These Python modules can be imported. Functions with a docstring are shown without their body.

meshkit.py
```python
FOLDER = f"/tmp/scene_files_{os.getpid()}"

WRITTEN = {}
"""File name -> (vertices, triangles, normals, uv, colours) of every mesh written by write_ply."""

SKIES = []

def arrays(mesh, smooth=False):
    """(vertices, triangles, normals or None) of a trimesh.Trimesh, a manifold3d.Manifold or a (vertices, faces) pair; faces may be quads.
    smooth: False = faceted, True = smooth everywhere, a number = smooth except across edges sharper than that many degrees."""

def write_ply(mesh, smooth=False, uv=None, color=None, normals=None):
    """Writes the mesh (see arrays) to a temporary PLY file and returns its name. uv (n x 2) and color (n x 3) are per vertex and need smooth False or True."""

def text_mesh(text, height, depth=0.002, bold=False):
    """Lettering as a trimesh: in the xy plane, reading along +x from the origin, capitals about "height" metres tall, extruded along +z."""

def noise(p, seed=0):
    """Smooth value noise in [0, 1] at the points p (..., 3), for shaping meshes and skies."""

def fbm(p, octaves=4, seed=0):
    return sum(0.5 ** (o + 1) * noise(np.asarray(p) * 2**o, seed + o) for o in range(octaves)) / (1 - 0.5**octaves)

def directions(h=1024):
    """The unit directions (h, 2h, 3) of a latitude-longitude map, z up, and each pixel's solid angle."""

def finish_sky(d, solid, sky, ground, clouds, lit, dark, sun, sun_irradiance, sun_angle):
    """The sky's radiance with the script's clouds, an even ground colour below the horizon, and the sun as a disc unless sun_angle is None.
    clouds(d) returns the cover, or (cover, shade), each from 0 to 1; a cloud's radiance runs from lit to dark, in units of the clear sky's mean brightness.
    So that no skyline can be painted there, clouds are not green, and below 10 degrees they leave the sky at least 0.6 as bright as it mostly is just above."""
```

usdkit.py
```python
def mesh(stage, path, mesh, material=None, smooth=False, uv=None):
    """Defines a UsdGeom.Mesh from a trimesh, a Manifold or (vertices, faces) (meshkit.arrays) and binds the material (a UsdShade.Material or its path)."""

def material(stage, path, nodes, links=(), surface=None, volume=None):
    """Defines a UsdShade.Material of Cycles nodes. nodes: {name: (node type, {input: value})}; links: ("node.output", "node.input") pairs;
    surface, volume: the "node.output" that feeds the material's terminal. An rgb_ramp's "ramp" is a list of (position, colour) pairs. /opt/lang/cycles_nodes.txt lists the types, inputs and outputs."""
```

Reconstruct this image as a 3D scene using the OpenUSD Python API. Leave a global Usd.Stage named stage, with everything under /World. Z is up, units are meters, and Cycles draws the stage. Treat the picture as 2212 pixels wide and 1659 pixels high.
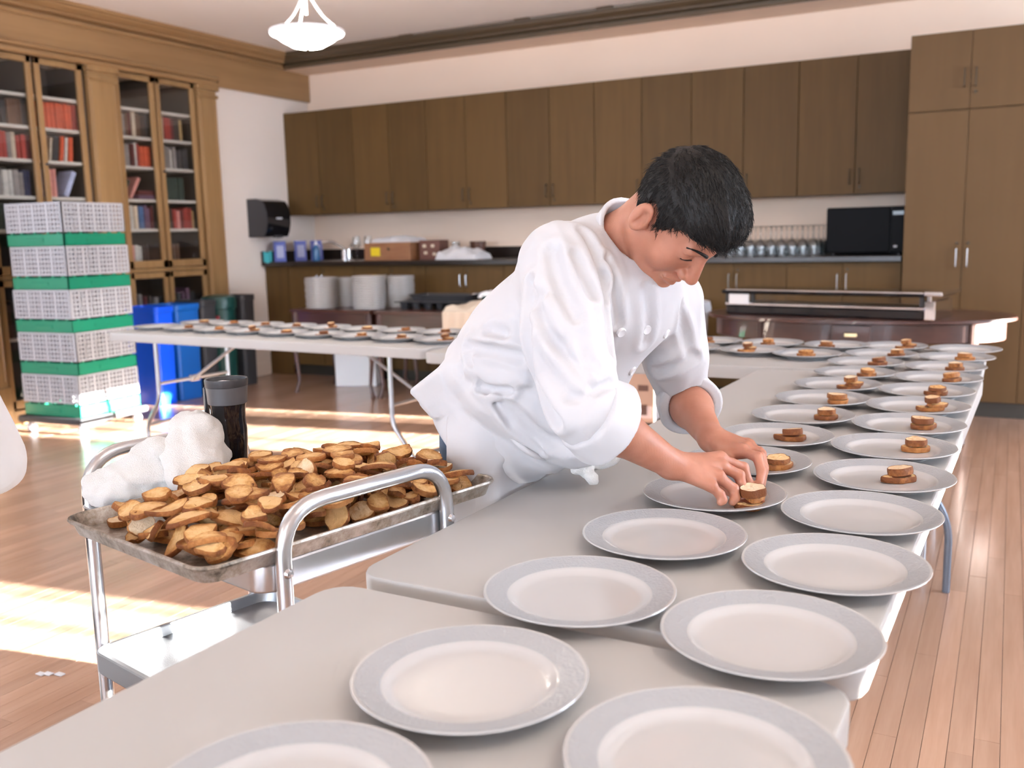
import math, random
import numpy as np, trimesh, manifold3d as m3, usdkit, meshkit
from shapely.geometry import Polygon
from pxr import Usd, UsdGeom, UsdLux, UsdShade, Sdf, Gf, Vt

stage = Usd.Stage.CreateInMemory()
UsdGeom.SetStageUpAxis(stage, UsdGeom.Tokens.z)
UsdGeom.SetStageMetersPerUnit(stage, 1.0)
UsdGeom.Xform.Define(stage, '/World')
UsdGeom.Scope.Define(stage, '/World/Looks')
PI = math.pi
random.seed(7)
rng = np.random.default_rng(7)

# ---------------------------------------------------------------- camera
YAW, PITCH, ROLL, FPX = 0.484988, 0.155163, -0.0232366, 2046.08
EYE = np.array([0, 0, 1.258])
_fw = np.array([-math.sin(YAW) * math.cos(PITCH), math.cos(YAW) * math.cos(PITCH), -math.sin(PITCH)])
_r = np.array([math.cos(YAW), math.sin(YAW), 0]); _u = np.cross(_r, _fw)
_right = math.cos(ROLL) * _r + math.sin(ROLL) * _u
_up = -math.sin(ROLL) * _r + math.cos(ROLL) * _u
cam = UsdGeom.Camera.Define(stage, '/World/camera')
cam.AddTransformOp().Set(Gf.Matrix4d(*_right, 0, *_up, 0, *(-_fw), 0, *EYE, 1))
cam.CreateHorizontalApertureAttr(36.0); cam.CreateVerticalApertureAttr(27.0)
cam.CreateFocalLengthAttr(36.0 * FPX / 2212)
cam.CreateClippingRangeAttr(Gf.Vec2f(0.05, 100))
cam.CreateFStopAttr(4.0); cam.CreateFocusDistanceAttr(1.85)
cam.CreateExposureAttr(0.22)

# ---------------------------------------------------------------- light
SUN_E = math.radians(5.0)
_s = np.array([-0.9893 * math.cos(SUN_E), -0.1459 * math.cos(SUN_E), -math.sin(SUN_E)])
def light_matrix(d, at=(0, 0, 0)):
    z = -np.asarray(d, float) / np.linalg.norm(d)
    x = np.cross([0, 0, 1.0] if abs(z[2]) < .95 else [0, 1.0, 0], z); x /= np.linalg.norm(x)
    y = np.cross(z, x)
    return Gf.Matrix4d(*x, 0, *y, 0, *z, 0, *at, 1)
sun = UsdLux.DistantLight.Define(stage, '/World/sun')
sun.AddTransformOp().Set(light_matrix(_s))
sun.CreateAngleAttr(0.53); sun.CreateNormalizeAttr(True); sun.CreateIntensityAttr(70.0); sun.CreateColorAttr(Gf.Vec3f(1.0, 0.95, 0.88))
dome = UsdLux.DomeLight.Define(stage, '/World/sky')
dome.CreateIntensityAttr(1.0); dome.CreateColorAttr(Gf.Vec3f(0.75, 0.87, 1.0))
BLIND, BLIND_REAR, BLIND_LEFT = (5.5, 16.0, 22.0), 18.0, 3.5          # radiance of the daylit roller blinds
LAMP, LAMP_UP = 22.0, 85.0           # radiance of the lamp bowls

# ---------------------------------------------------------------- helpers
_used = {}
def free(parent, name):
    k = (parent, name); n = _used.get(k, 0); _used[k] = n + 1
    return f'{parent}/{name}' if n == 0 else f'{parent}/{name}_{n:03d}'
def ppath(parent): return '/World' if parent is None else str(parent.GetPath())
def tag(prim, label=None, cat=None, group=None, kind=None):
    for k, v in (('label', label), ('category', cat), ('group', group), ('kind', kind)):
        if v: prim.SetCustomDataByKey(k, v)
    return prim
def obj(name, mesh, mat, parent=None, smooth=35, label=None, cat=None, group=None, kind=None):
    if isinstance(mesh, MB): mesh = mesh.get()
    m = usdkit.mesh(stage, free(ppath(parent), name), mesh, mat, smooth=smooth)
    return tag(m.GetPrim(), label, cat, group, kind)
def thing(name, label, cat, loc=(0, 0, 0), rz=0.0, group=None, kind=None, parent=None):
    x = UsdGeom.Xform.Define(stage, free(ppath(parent), name))
    x.AddTranslateOp().Set(Gf.Vec3d(*map(float, loc)))
    x.AddRotateZOp().Set(math.degrees(rz))
    return tag(x.GetPrim(), label, cat, group, kind)
def dup(root, loc, rz=0.0, label=None, group=None, M=None):
    was = root.GetCustomData(); base = root.GetName()
    base = base[:-4] if base[-4:-3] == '_' and base[-3:].isdigit() else base
    x = UsdGeom.Xform.Define(stage, free('/World', base))
    p = x.GetPrim()
    p.GetReferences().AddInternalReference(root.GetPath())
    x.ClearXformOpOrder()
    if M is not None: x.AddTransformOp(opSuffix='put').Set(M)
    else:
        x.AddTranslateOp(opSuffix='put').Set(Gf.Vec3d(*map(float, loc))); x.AddRotateZOp(opSuffix='put').Set(math.degrees(rz))
    tag(p, label or was['label'], was['category'], group or was.get('group'))
    p.SetInstanceable(True)
    return p

class MB:
    def __init__(s): s.v, s.f, s.n = [], [], 0
    def add(s, v, f=None):
        if f is None:
            if hasattr(v, 'to_mesh'):
                t = v.to_mesh(); v, f = t.vert_properties[:, :3], t.tri_verts
            else: v, f = v.vertices, v.faces
        v = np.asarray(v, float); f = np.asarray(f, int)
        if f.shape[1] == 4: f = np.vstack([f[:, [0, 1, 2]], f[:, [0, 2, 3]]])
        s.v.append(v); s.f.append(f + s.n); s.n += len(v); return s
    def get(s): return np.vstack(s.v), np.vstack(s.f)
    def box(s, a, b, c=0.0): return s.add(*boxm(a, b, c))
    def tube(s, *a, **k): return s.add(*tubem(*a, **k))
    def lathe(s, *a, **k): return s.add(*lathem(*a, **k))
    def moved(s, t=(0, 0, 0), rz=0.0, M=None):
        v, f = s.get()
        if M is not None: v = v @ np.asarray(M)[:3, :3].T
        if rz: v = v @ np.array([[math.cos(rz), math.sin(rz), 0], [-math.sin(rz), math.cos(rz), 0], [0, 0, 1]])
        r = MB(); r.add(v + np.asarray(t, float), f); return r

_BQ = np.array([[0, 2, 3, 1], [4, 5, 7, 6], [0, 1, 5, 4], [2, 6, 7, 3], [0, 4, 6, 2], [1, 3, 7, 5]])
def boxm(a, b, c=0.0):
    a, b = np.minimum(a, b).astype(float), np.maximum(a, b).astype(float)
    if c <= 0:
        v = np.array([[(a, b)[i][0], (a, b)[j][1], (a, b)[k][2]] for k in (0, 1) for j in (0, 1) for i in (0, 1)])
        return v, _BQ
    c = min(c, *(0.49 * (b - a)))
    pts = []
    for k in (0, 1):
        for j in (0, 1):
            for i in (0, 1):
                p = np.array([(a, b)[i][0], (a, b)[j][1], (a, b)[k][2]]); s = np.array([1 - 2 * i, 1 - 2 * j, 1 - 2 * k]) * c
                for ax in range(3):
                    q = p + s; q[ax] = p[ax]; pts.append(q)
    h = m3.Manifold.hull_points(np.array(pts)).to_mesh()
    return h.vert_properties[:, :3], h.tri_verts
def tubem(path, r, n=10, cap=True, closed=False):
    path = np.asarray(path, float); m = len(path); r = np.broadcast_to(r, m)
    t = np.gradient(path, axis=0) if not closed else np.roll(path, -1, 0) - np.roll(path, 1, 0)
    t /= np.linalg.norm(t, axis=1, keepdims=True)
    up = np.array([0, 0, 1.0]) if abs(t[0][2]) < .9 else np.array([1.0, 0, 0])
    a = np.cross(t[0], up); a /= np.linalg.norm(a); V = []
    th = np.arange(n) * 2 * PI / n
    for i in range(m):
        a = a - t[i] * (a @ t[i]); a /= np.linalg.norm(a); b = np.cross(t[i], a)
        V.append(path[i] + r[i] * (np.cos(th)[:, None] * a + np.sin(th)[:, None] * b))
    V = np.vstack(V); F = []
    for i in range(m if closed else m - 1):
        i2 = (i + 1) % m
        for j in range(n):
            j2 = (j + 1) % n
            F.append([i * n + j, i * n + j2, i2 * n + j2, i2 * n + j])
    F = np.array(F); F = np.vstack([F[:, [0, 1, 2]], F[:, [0, 2, 3]]])
    if cap and not closed:
        k = len(V); V = np.vstack([V, path[0], path[-1]])
        F = np.vstack([F] + [[[k, (j + 1) % n, j], [k + 1, (m - 1) * n + j, (m - 1) * n + (j + 1) % n]] for j in range(n)])
    return V, F
def lathem(prof, n=32, at=(0, 0, 0)):
    prof = np.asarray(prof, float); m = len(prof); th = np.arange(n) * 2 * PI / n
    V = np.array([[p[0] * c, p[0] * s_, p[1]] for p in prof for c, s_ in zip(np.cos(th), np.sin(th))]) + np.asarray(at, float)
    F = [[i * n + j, i * n + (j + 1) % n, (i + 1) * n + (j + 1) % n, (i + 1) * n + j] for i in range(m - 1) for j in range(n)]
    return V, np.array(F)
def rring(w, h, r, n=5):
    r = max(min(r, w / 2 - 1e-4, h / 2 - 1e-4), 1e-4); P = []
    for cx, cy, a in ((w / 2 - r, h / 2 - r, 0), (-w / 2 + r, h / 2 - r, PI / 2), (-w / 2 + r, -h / 2 + r, PI), (w / 2 - r, -h / 2 + r, 1.5 * PI)):
        for k in range(n + 1):
            t = a + k * PI / 2 / n; P.append((cx + r * math.cos(t), cy + r * math.sin(t)))
    return np.array(P)
def loft(rings, capa=True, capb=True):
    n = len(rings[0]); V = np.vstack(rings); F = []
    for i in range(len(rings) - 1):
        for j in range(n):
            j2 = (j + 1) % n; F.append([i * n + j, i * n + j2, (i + 1) * n + j2, (i + 1) * n + j])
    F = np.array(F); F = np.vstack([F[:, [0, 1, 2]], F[:, [0, 2, 3]]])
    for on, base, flip in ((capa, 0, True), (capb, (len(rings) - 1) * n, False)):
        if on:
            k = len(V); V = np.vstack([V, rings[0 if base == 0 else -1].mean(0)])
            F = np.vstack([F] + [[[k, base + (j + 1) % n, base + j] if flip else [k, base + j, base + (j + 1) % n]] for j in range(n)])
    return V, F
def slab(w, h, r, z0, z1, b=0.004, at=(0, 0), n=5):
    """rounded-corner slab with rounded top and bottom edges"""
    L = []
    for dz, ins in ((z0, b), (z0 + .3 * b, .3 * b), (z0 + b, 0), (z1 - b, 0), (z1 - .3 * b, .3 * b), (z1, b)):
        p = rring(w - 2 * ins, h - 2 * ins, r - ins, n)
        L.append(np.c_[p[:, 0] + at[0], p[:, 1] + at[1], np.full(len(p), dz)])
    return loft(L)
def prism(poly, z0, z1):
    m = trimesh.creation.extrude_polygon(Polygon(poly), z1 - z0, engine='earcut'); m.apply_translation([0, 0, z0]); return m
def bend(pts, r, n=6):
    """polyline with rounded corners"""
    pts = [np.asarray(p, float) for p in pts]; out = [pts[0]]
    for a, b, c in zip(pts, pts[1:], pts[2:]):
        u, v = a - b, c - b; lu, lv = np.linalg.norm(u), np.linalg.norm(v); k = min(r, .49 * lu, .49 * lv)
        p, q = b + u / lu * k, b + v / lv * k
        for i in range(n + 1):
            t = i / n; out.append((1 - t) ** 2 * p + 2 * t * (1 - t) * b + t * t * q)
    return np.array(out + [pts[-1]])
ORD = ['', 'first', 'second', 'third', 'fourth', 'fifth', 'sixth', 'seventh', 'eighth', 'ninth', 'tenth', 'eleventh', 'twelfth', 'thirteenth', 'fourteenth', 'fifteenth', 'sixteenth', 'seventeenth', 'eighteenth', 'nineteenth', 'twentieth', 'twenty-first', 'twenty-second', 'twenty-third', 'twenty-fourth', 'twenty-fifth']

# ---------------------------------------------------------------- materials
def mat(name, nodes, links, surface='p.BSDF'): return usdkit.material(stage, '/World/Looks/' + name, nodes, links, surface=surface)
def pm(name, color, rough=.5, metal=0.0, bump=None, vary=None, rand=None, obj_space=True, **kw):
    """principled; bump=(scale or 3-scale, strength, distance); vary=(scale3, colour2, low, high); rand=brightness spread per object"""
    n = {'p': ('principled_bsdf', dict(base_color=color, roughness=rough, metallic=metal, **kw))}; l = []
    if bump or vary:
        n['tc'] = ('texture_coordinate', {})
    src = None
    if vary:
        sc, c2, lo, hi = vary
        n['vm'] = ('mapping', {'scale': sc if np.ndim(sc) else (sc,) * 3}); l.append(('tc.object', 'vm.vector'))
        n['vn'] = ('noise_texture', {'scale': 1.0, 'detail': 5.0, 'roughness': .6}); l.append(('vm.vector', 'vn.vector'))
        n['vr'] = ('rgb_ramp', {'ramp': [(lo, color), (hi, c2)]}); l.append(('vn.fac', 'vr.fac')); src = 'vr.color'
    if rand:
        n['oi'] = ('object_info', {}); n['mr'] = ('map_range', {'from_min': 0.0, 'from_max': 1.0, 'to_min': 1 - rand, 'to_max': 1 + rand}); l.append(('oi.random', 'mr.value'))
        n['hs'] = ('hsv', {'hue': .5, 'saturation': 1.0, 'value': 1.0, 'fac': 1.0, 'color': color}); l.append(('mr.result', 'hs.value'))
        if src: l.append((src, 'hs.color'))
        src = 'hs.color'
    if src: l.append((src, 'p.base_color'))
    if bump:
        sc, st, di = bump
        n['bm'] = ('mapping', {'scale': sc if np.ndim(sc) else (sc,) * 3}); l.append(('tc.object', 'bm.vector'))
        n['bn'] = ('noise_texture', {'scale': 1.0, 'detail': 4.0, 'roughness': .6}); l.append(('bm.vector', 'bn.vector'))
        n['b'] = ('bump', {'strength': st, 'distance': di}); l += [('bn.fac', 'b.height'), ('b.normal', 'p.normal')]
    return mat(name, n, l)
# ---------------------------------------------------------------- looks
WALL = pm('wall_paint', (.76, .665, .595), .75, bump=(60, .12, .002))
WALLB = pm('warm_wall_paint', (.82, .645, .515), .75, bump=(60, .12, .002))
CEIL = pm('ceiling_paint', (.93, .885, .855), .8)
OAK = pm('oak', (.33, .195, .085), .32, vary=((9, 9, .9), (.24, .135, .055), .35, .7), bump=((160, 160, 6), .12, .002))
OAKH = pm('oak_beam', (.33, .19, .085), .35, vary=((5, .7, 9), (.25, .135, .055), .35, .7), bump=((90, 5, 160), .12, .002))
DARKOAK = pm('dark_moulding', (.085, .057, .031), .35, vary=((.8, 9, 9), (.075, .05, .027), .35, .7))
VEN = pm('cabinet_veneer', (.108, .060, .019), .55, specular_ior_level=.22, vary=((16, 16, 1.1), (.085, .046, .015), .3, .75), rand=.13, bump=((150, 150, 5), .08, .001))
VENT = pm('tall_cabinet_veneer', (.118, .066, .026), .55, specular_ior_level=.22, vary=((16, 16, 1.1), (.105, .058, .022), .3, .75), rand=.06, bump=((150, 150, 5), .08, .001))
KICK = pm('toe_kick', (.03, .025, .018), .5)
COUNTER = pm('dark_worktop', (.022, .015, .012), .22)
STEEL = pm('brushed_steel', (.62, .63, .65), .24, 1.0, bump=((40, 40, 300), .06, .001))
SHELFST = pm('scuffed_steel', (.33, .345, .37), .42, 1.0, bump=((500, 500, 500), .35, .001))
CHROME = pm('chrome', (.72, .72, .74), .09, 1.0)
DKSTEEL = pm('grey_enamel_tube', (.12, .14, .18), .35, .4)
GREYTUBE = pm('grey_steel_tube', (.42, .44, .47), .3, .8)
NICKEL = pm('dull_nickel', (.075, .055, .035), .5, .6)
BLACKP = pm('black_plastic', (.012, .012, .013), .35)
BLACKG = pm('black_gloss', (.006, .006, .008), .06)
BLKMAT = pm('black_rubber', (.035, .035, .04), .5)
TABLE = pm('table_plastic', (.44, .432, .424), .5, specular_ior_level=.3, bump=(900, .10, .0006))
CHINA = pm('white_china', (.50, .492, .49), .10)
WHITE = pm('white_plastic', (.78, .78, .80), .45)
JUG = pm('white_cotton_plain', (.80, .80, .83), .8, bump=(300, .15, .001))
COTTON = pm('white_cotton', (.565, .56, .58), .85, bump=(420, .12, .0008), sheen_weight=.15)
TERRY = pm('terry_towel', (.80, .785, .76), .95, bump=(380, .9, .004), sheen_weight=.4)
LINEN = pm('beige_linen', (.62, .52, .42), .9, bump=(200, .4, .002))
GREENP = pm('green_plastic', (.003, .19, .105), .4)
RACKG = pm('rack_grey_plastic', (.40, .40, .43), .5)
GREYP = pm('pale_grey_plastic', (.60, .60, .64), .5)
BLUEP = pm('blue_plastic', (.006, .10, .86), .3)
BLUEP2 = pm('mid_blue_plastic', (.005, .11, .46), .4)
DKGREEN = pm('dark_green_plastic', (.006, .05, .045), .35)
MAHOG = pm('mahogany', (.070, .026, .018), .36, vary=((3, 14, 14), (.04, .014, .010), .35, .7), coat_weight=.3)
BROWNCARD = pm('brown_card', (.42, .27, .20), .8)
CREAM = pm('cream_card', (.66, .55, .42), .8)
GLASSW = mat('drinking_glass', {'lw': ('layer_weight', {'blend': .5}), 'pw': ('math', {'math_type': 'power', 'value2': 2.0}), 'mr': ('map_range', {'from_min': 0., 'from_max': 1., 'to_min': .06, 'to_max': .75}), 'g': ('glossy_bsdf', {'color': (1, 1, 1), 'roughness': .03}), 't': ('transparent_bsdf', {'color': (.90, .91, .91)}), 'm': ('mix_closure', {})}, [('lw.facing', 'pw.value1'), ('pw.value', 'mr.value'), ('mr.result', 'm.fac'), ('t.BSDF', 'm.closure1'), ('g.BSDF', 'm.closure2')], 'm.closure')
PANE = mat('window_pane', {'lw': ('layer_weight', {'blend': .5}), 'pw': ('math', {'math_type': 'power', 'value2': 4.0}), 'mr': ('map_range', {'from_min': 0., 'from_max': 1., 'to_min': .035, 'to_max': .6}), 'g': ('glossy_bsdf', {'color': (1, 1, 1), 'roughness': .02}), 't': ('transparent_bsdf', {'color': (.95, .96, .96)}), 'm': ('mix_closure', {})}, [('lw.facing', 'pw.value1'), ('pw.value', 'mr.value'), ('mr.result', 'm.fac'), ('t.BSDF', 'm.closure1'), ('g.BSDF', 'm.closure2')], 'm.closure')
BLINDS = [mat('daylit_blind_%d' % i, {'e': ('emission', {'color': (.83, .97, 1.16), 'strength': b})}, [], 'e.emission') for i, b in enumerate(BLIND)]
BLINDR = mat('daylit_rear_blind', {'e': ('emission', {'color': (.83, .97, 1.16), 'strength': BLIND_REAR})}, [], 'e.emission')
BLINDL = mat('daylit_left_blind', {'e': ('emission', {'color': (.83, .97, 1.16), 'strength': BLIND_LEFT})}, [], 'e.emission')
LAMPI = mat('lamp_inside', {'e': ('emission', {'color': (1.0, .93, .84), 'strength': LAMP_UP})}, [], 'e.emission')
LAMPM = mat('lit_alabaster', {'e': ('emission', {'color': (1.0, .93, .84), 'strength': LAMP})}, [], 'e.emission')
def flat(name, c, rough=.55, **k): return pm(name, c, rough, **k)
# maple boards
def maple(name, node):
    return mat(name, {
        'tc': ('texture_coordinate', {}), 'm': ('mapping', {'scale': (30, 1.6, 30)}), 'n': ('noise_texture', {'scale': 1.0, 'detail': 6.0, 'roughness': .62}),
        'r': ('rgb_ramp', {'ramp': [(.3, (.345, .20, .135)), (.7, (.435, .275, .20))]}), node: ('object_info' if node == 'oi' else 'geometry', {}),
        'mr': ('map_range', {'from_min': 0.0, 'from_max': 1.0, 'to_min': .88, 'to_max': 1.10}), 'h': ('hsv', {'hue': .5, 'saturation': 1.0, 'value': 1.0, 'fac': 1.0}),
        'm2': ('mapping', {'scale': (1.2, .5, 1)}), 'n2': ('noise_texture', {'scale': 1.0, 'detail': 3.0}), 'rr': ('map_range', {'from_min': .3, 'from_max': .7, 'to_min': .20, 'to_max': .34}),
        'p': ('principled_bsdf', {'coat_weight': .25, 'coat_roughness': .15})},
        [('tc.object', 'm.vector'), ('m.vector', 'n.vector'), ('n.fac', 'r.fac'), ('r.color', 'h.color'), (node + ('.random' if node == 'oi' else '.random_per_island'), 'mr.value'), ('mr.result', 'h.value'), ('h.color', 'p.base_color'),
         ('tc.object', 'm2.vector'), ('m2.vector', 'n2.vector'), ('n2.fac', 'rr.value'), ('rr.result', 'p.roughness')])
MAPLE, MAPLES = maple('maple_board', 'oi'), maple('maple_boards_far', 'ge')

# ---------------------------------------------------------------- the room
XL, YB, XR, YR, ZC = -6.27, 7.69, 5.0, -9.5, 3.0
S = dict(kind='structure')
def boards():
    W, out = .0572, []
    r = random.Random(3)
    x = XL - .1
    while x < XR:
        y = YR - r.random() * 1.2
        while y < YB:
            L = r.uniform(.7, 2.1); out.append((x, y, min(x + W, XR), min(y + L, YB))); y += L
        x += W
    return out
def px_of(p):
    q = np.array(p) - EYE; d = q @ _fw
    return (q @ _right / d * FPX + 1106, -(q @ _up) / d * FPX + 829.5, d) if d > .1 else (1e6, 1e6, d)
floor = thing('floor', 'maple strip floor of the hall, sunlit in long bands', None, kind='structure')
obj('subfloor', boxm((XL - .6, YR - .2, -.12), (XR + .2, YB + .2, -.013)), pm('subfloor', (.06, .04, .03), .8), floor, smooth=False)
bl = []
for (x0, y0, x1, y1) in boards():
    cx, cy = (x0 + x1) / 2, min(max((y0 + y1) / 2, y0), y1)
    u, v, d = px_of((cx, cy, 0))
    seen = -150 < u < 2360 and 560 < v < 1850 and not (cx < -.95 and cx > -1e9 and v > 0 and u > 1900)
    # boards hidden under the long tables or the chef's side count less
    hid = (-.9 < cx < -.12 and cy < 3.6)
    bl.append((-(1e4 / d ** 2) if seen and not hid else 1 + d, (x0, y0, x1, y1)))
bl.sort(key=lambda t: t[0])
rest = MB()
for i, (_, (x0, y0, x1, y1)) in enumerate(bl):
    dz = -.0006 * random.random()
    m = boxm((x0 + .0006, y0 + .0005, -.012), (x1 - .0006, y1 - .0005, dz), .0004 if i < 300 else 0)
    if i < 300: obj('plank', m, MAPLE, floor, smooth=False)
    else: rest.add(*m)
obj('plank_field', rest, MAPLES, floor, smooth=False, kind='stuff')

obj('ceiling', boxm((XL - .3, YR - .2, ZC), (XR + .2, YB + .2, ZC + .15)), CEIL, None, False, 'pale plaster ceiling above the whole hall', **S)
b = MB(); b.box((XL - .2, YB, 0), (XR + .2, YB + .2, ZC)); 
obj('wall_back', b, WALLB, None, False, 'warm beige back wall behind the cabinets', **S)
b = MB(); b.box((XL, 7.315, 2.865), (XR, YB, ZC))
obj('trim_1', b, WALLB, None, False, 'plaster bulkhead over the wall cabinets under the dark cornice', **S)
# left wall: recess for the bookcase
b = MB(); b.box((XL - .2, 6.25, 0), (XL, YB, ZC)); b.box((XL - .5, YR - .2, 0), (XL - .12, 3.95, ZC)); b.box((XL - .13, 3.2, 0), (XL, 3.95, ZC)); b.box((XL - .13, YR - .2, 0), (XL, 3.2, .9)); b.box((XL - .13, YR - .2, 2.75), (XL, 3.2, ZC)); b.box((XL - .13, 1.3, .9), (XL, 1.5, 2.75)); b.box((XL - .13, YR - .2, .9), (XL, -.4, 2.75)); b.box((XL - .5, 3.95, 2.605), (XL, 6.25, ZC)); b.box((XL - .55, 3.95, 0), (XL - .42, 6.3, 2.605)); b.box((XL - .42, 6.25, 0), (XL - .2, 6.3, 2.6))
obj('wall_left', b, WALL, None, False, 'pinkish white left wall with the paper towel dispenser', **S)
obj('wall_rear', boxm((XL - .5, YR - .2, 0), (XR + .2, YR, ZC)), WALL, None, False, 'rear wall of the hall', **S)
# right wall with window openings: (y0, y1, z0, z1, blind bottom)
WIN = [(1.89, 3.43, .57, 2.75, 1.165), (5.59, 6.94, .57, 2.75, 1.165), (3.78, 5.24, .9, 2.75, .9)]
b = MB(); ys = sorted(WIN); y = YR - .2
for (a, c, z0, z1, _) in ys:
    b.box((XR, y, 0), (XR + .2, a, ZC)); b.box((XR, a, 0), (XR + .2, c, z0)); b.box((XR, a, z1), (XR + .2, c, ZC)); y = c
b.box((XR, y, 0), (XR + .2, YB + .2, ZC))
obj('wall_right', b, WALL, None, False, 'right wall with tall windows', **S)
BARS = {0: [2.13, 2.22, 2.75, 3.106, 3.32], 1: [5.93, 6.36, 6.45, 6.53, 6.61], 2: [4.5]}
for i, (a, c, z0, z1, zb) in enumerate(WIN):
    w = thing(f'window_{i + 1}', 'tall window with a white roller blind half down', None, kind='structure')
    f = MB(); x0, x1 = XR + .09, XR + .15
    for p, q in (((x0, a, z0), (x1, a + .05, z1)), ((x0, c - .05, z0), (x1, c, z1)), ((x0, a, z0), (x1, c, z0 + .05)), ((x0, a, z1 - .05), (x1, c, z1))): f.box(p, q, .004)
    obj('window_frame', f, WHITE, w)
    for yb in BARS[i]: obj('glazing_bar', boxm((x0 + .01, yb - (.013 if i != 1 or yb < 6.2 else .05), z0 + .04), (x1 - .01, yb + (.013 if i != 1 or yb < 6.2 else .05), z1 - .04), .003), WHITE, w)
    if i == 0: obj('lower_panel', boxm((XR + .06, a, z0), (XR + .09, 2.86, .80), .004), WHITE, w)
    obj('pane', boxm((XR + .115, a + .04, z0 + .04), (XR + .121, c - .04, z1 - .04)), PANE, w, False)
    obj('roller_blind', boxm((XR + .028, a + .01, zb), (XR + .032, c - .01, z1 - .04)), BLINDS[i], w, False)
    obj('blind_roller', tubem([(XR + .04, a + .01, z1 - .03), (XR + .04, c - .01, z1 - .03)], .03), WHITE, w)
for i, (a, c) in enumerate(((-5.9, -3.9), (-3.5, -1.5), (-1.1, .9), (1.3, 3.3))):
    w = thing(f'window_{i + 5}', 'tall rear window with a white roller blind down', None, kind='structure')
    f = MB()
    for p, q in (((a, YR, .9), (a + .06, YR + .03, 2.75)), ((c - .06, YR, .9), (c, YR + .03, 2.75)), ((a, YR, .9), (c, YR + .03, .96)), ((a, YR, 2.69), (c, YR + .03, 2.75))): f.box(p, q, .004)
    obj('window_frame', f, WHITE, w)
    obj('roller_blind', boxm((a + .06, YR + .005, .96), (c - .06, YR + .009, 2.69)), BLINDR, w, False)
for i, (a, c) in enumerate(((-.4, 1.3), (1.5, 3.2))):
    w = thing(f'window_{i + 8}', 'tall left-hand window with a white roller blind down', None, kind='structure')
    f = MB()
    for p, q in (((XL - .03, a, .9), (XL, a + .06, 2.75)), ((XL - .03, c - .06, .9), (XL, c, 2.75)), ((XL - .03, a, .9), (XL, c, .96)), ((XL - .03, a, 2.69), (XL, c, 2.75))): f.box(p, q, .004)
    obj('window_frame', f, WHITE, w)
    obj('roller_blind', boxm((XL - .02, a + .06, .96), (XL - .016, c - .06, 2.69)), BLINDL, w, False)
# cornices, beam, baseboards
def sweep(prof, a, b_, axis):
    """prof: (out, z) pairs; moulding along x (axis 0, out = -y) or y (axis 1, out = +x)"""
    P = np.array(prof); R = []
    for t in (a, b_): R.append(np.c_[np.full(len(P), t), -P[:, 0], P[:, 1]] if axis == 0 else np.c_[P[:, 0], np.full(len(P), t), P[:, 1]])
    return loft(R if axis == 1 else R)
def shift(m, d): return m[0] + np.array(d), m[1]
CP = [(0, 0), (.022, 0), (.028, .012), (.028, .026), (.010, .030), (.010, .040), (.055, .050), (.055, .068), (.072, .074), (.095, .095), (.10, .108), (.118, .112), (.122, .135), (0, .135)]
cb = MB(); cb.add(*shift(sweep(CP, XL, XR, 0), (0, 7.315, 2.865)))
t2 = thing('trim_2', 'dark wood cornice along the top of the back wall', None, kind='structure')
obj('cornice', cb, DARKOAK, t2, 20)
for x in (-4.75, -3.62, -2.9, -1.95, -1.2): obj('cornice_block', boxm((x - .07, 7.17, 2.985), (x + .07, 7.3, 3.0), .005), DARKOAK, t2)
t3 = thing('trim_3', 'oak beam with a moulded cornice above the bookcases', None, kind='structure')
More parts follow.
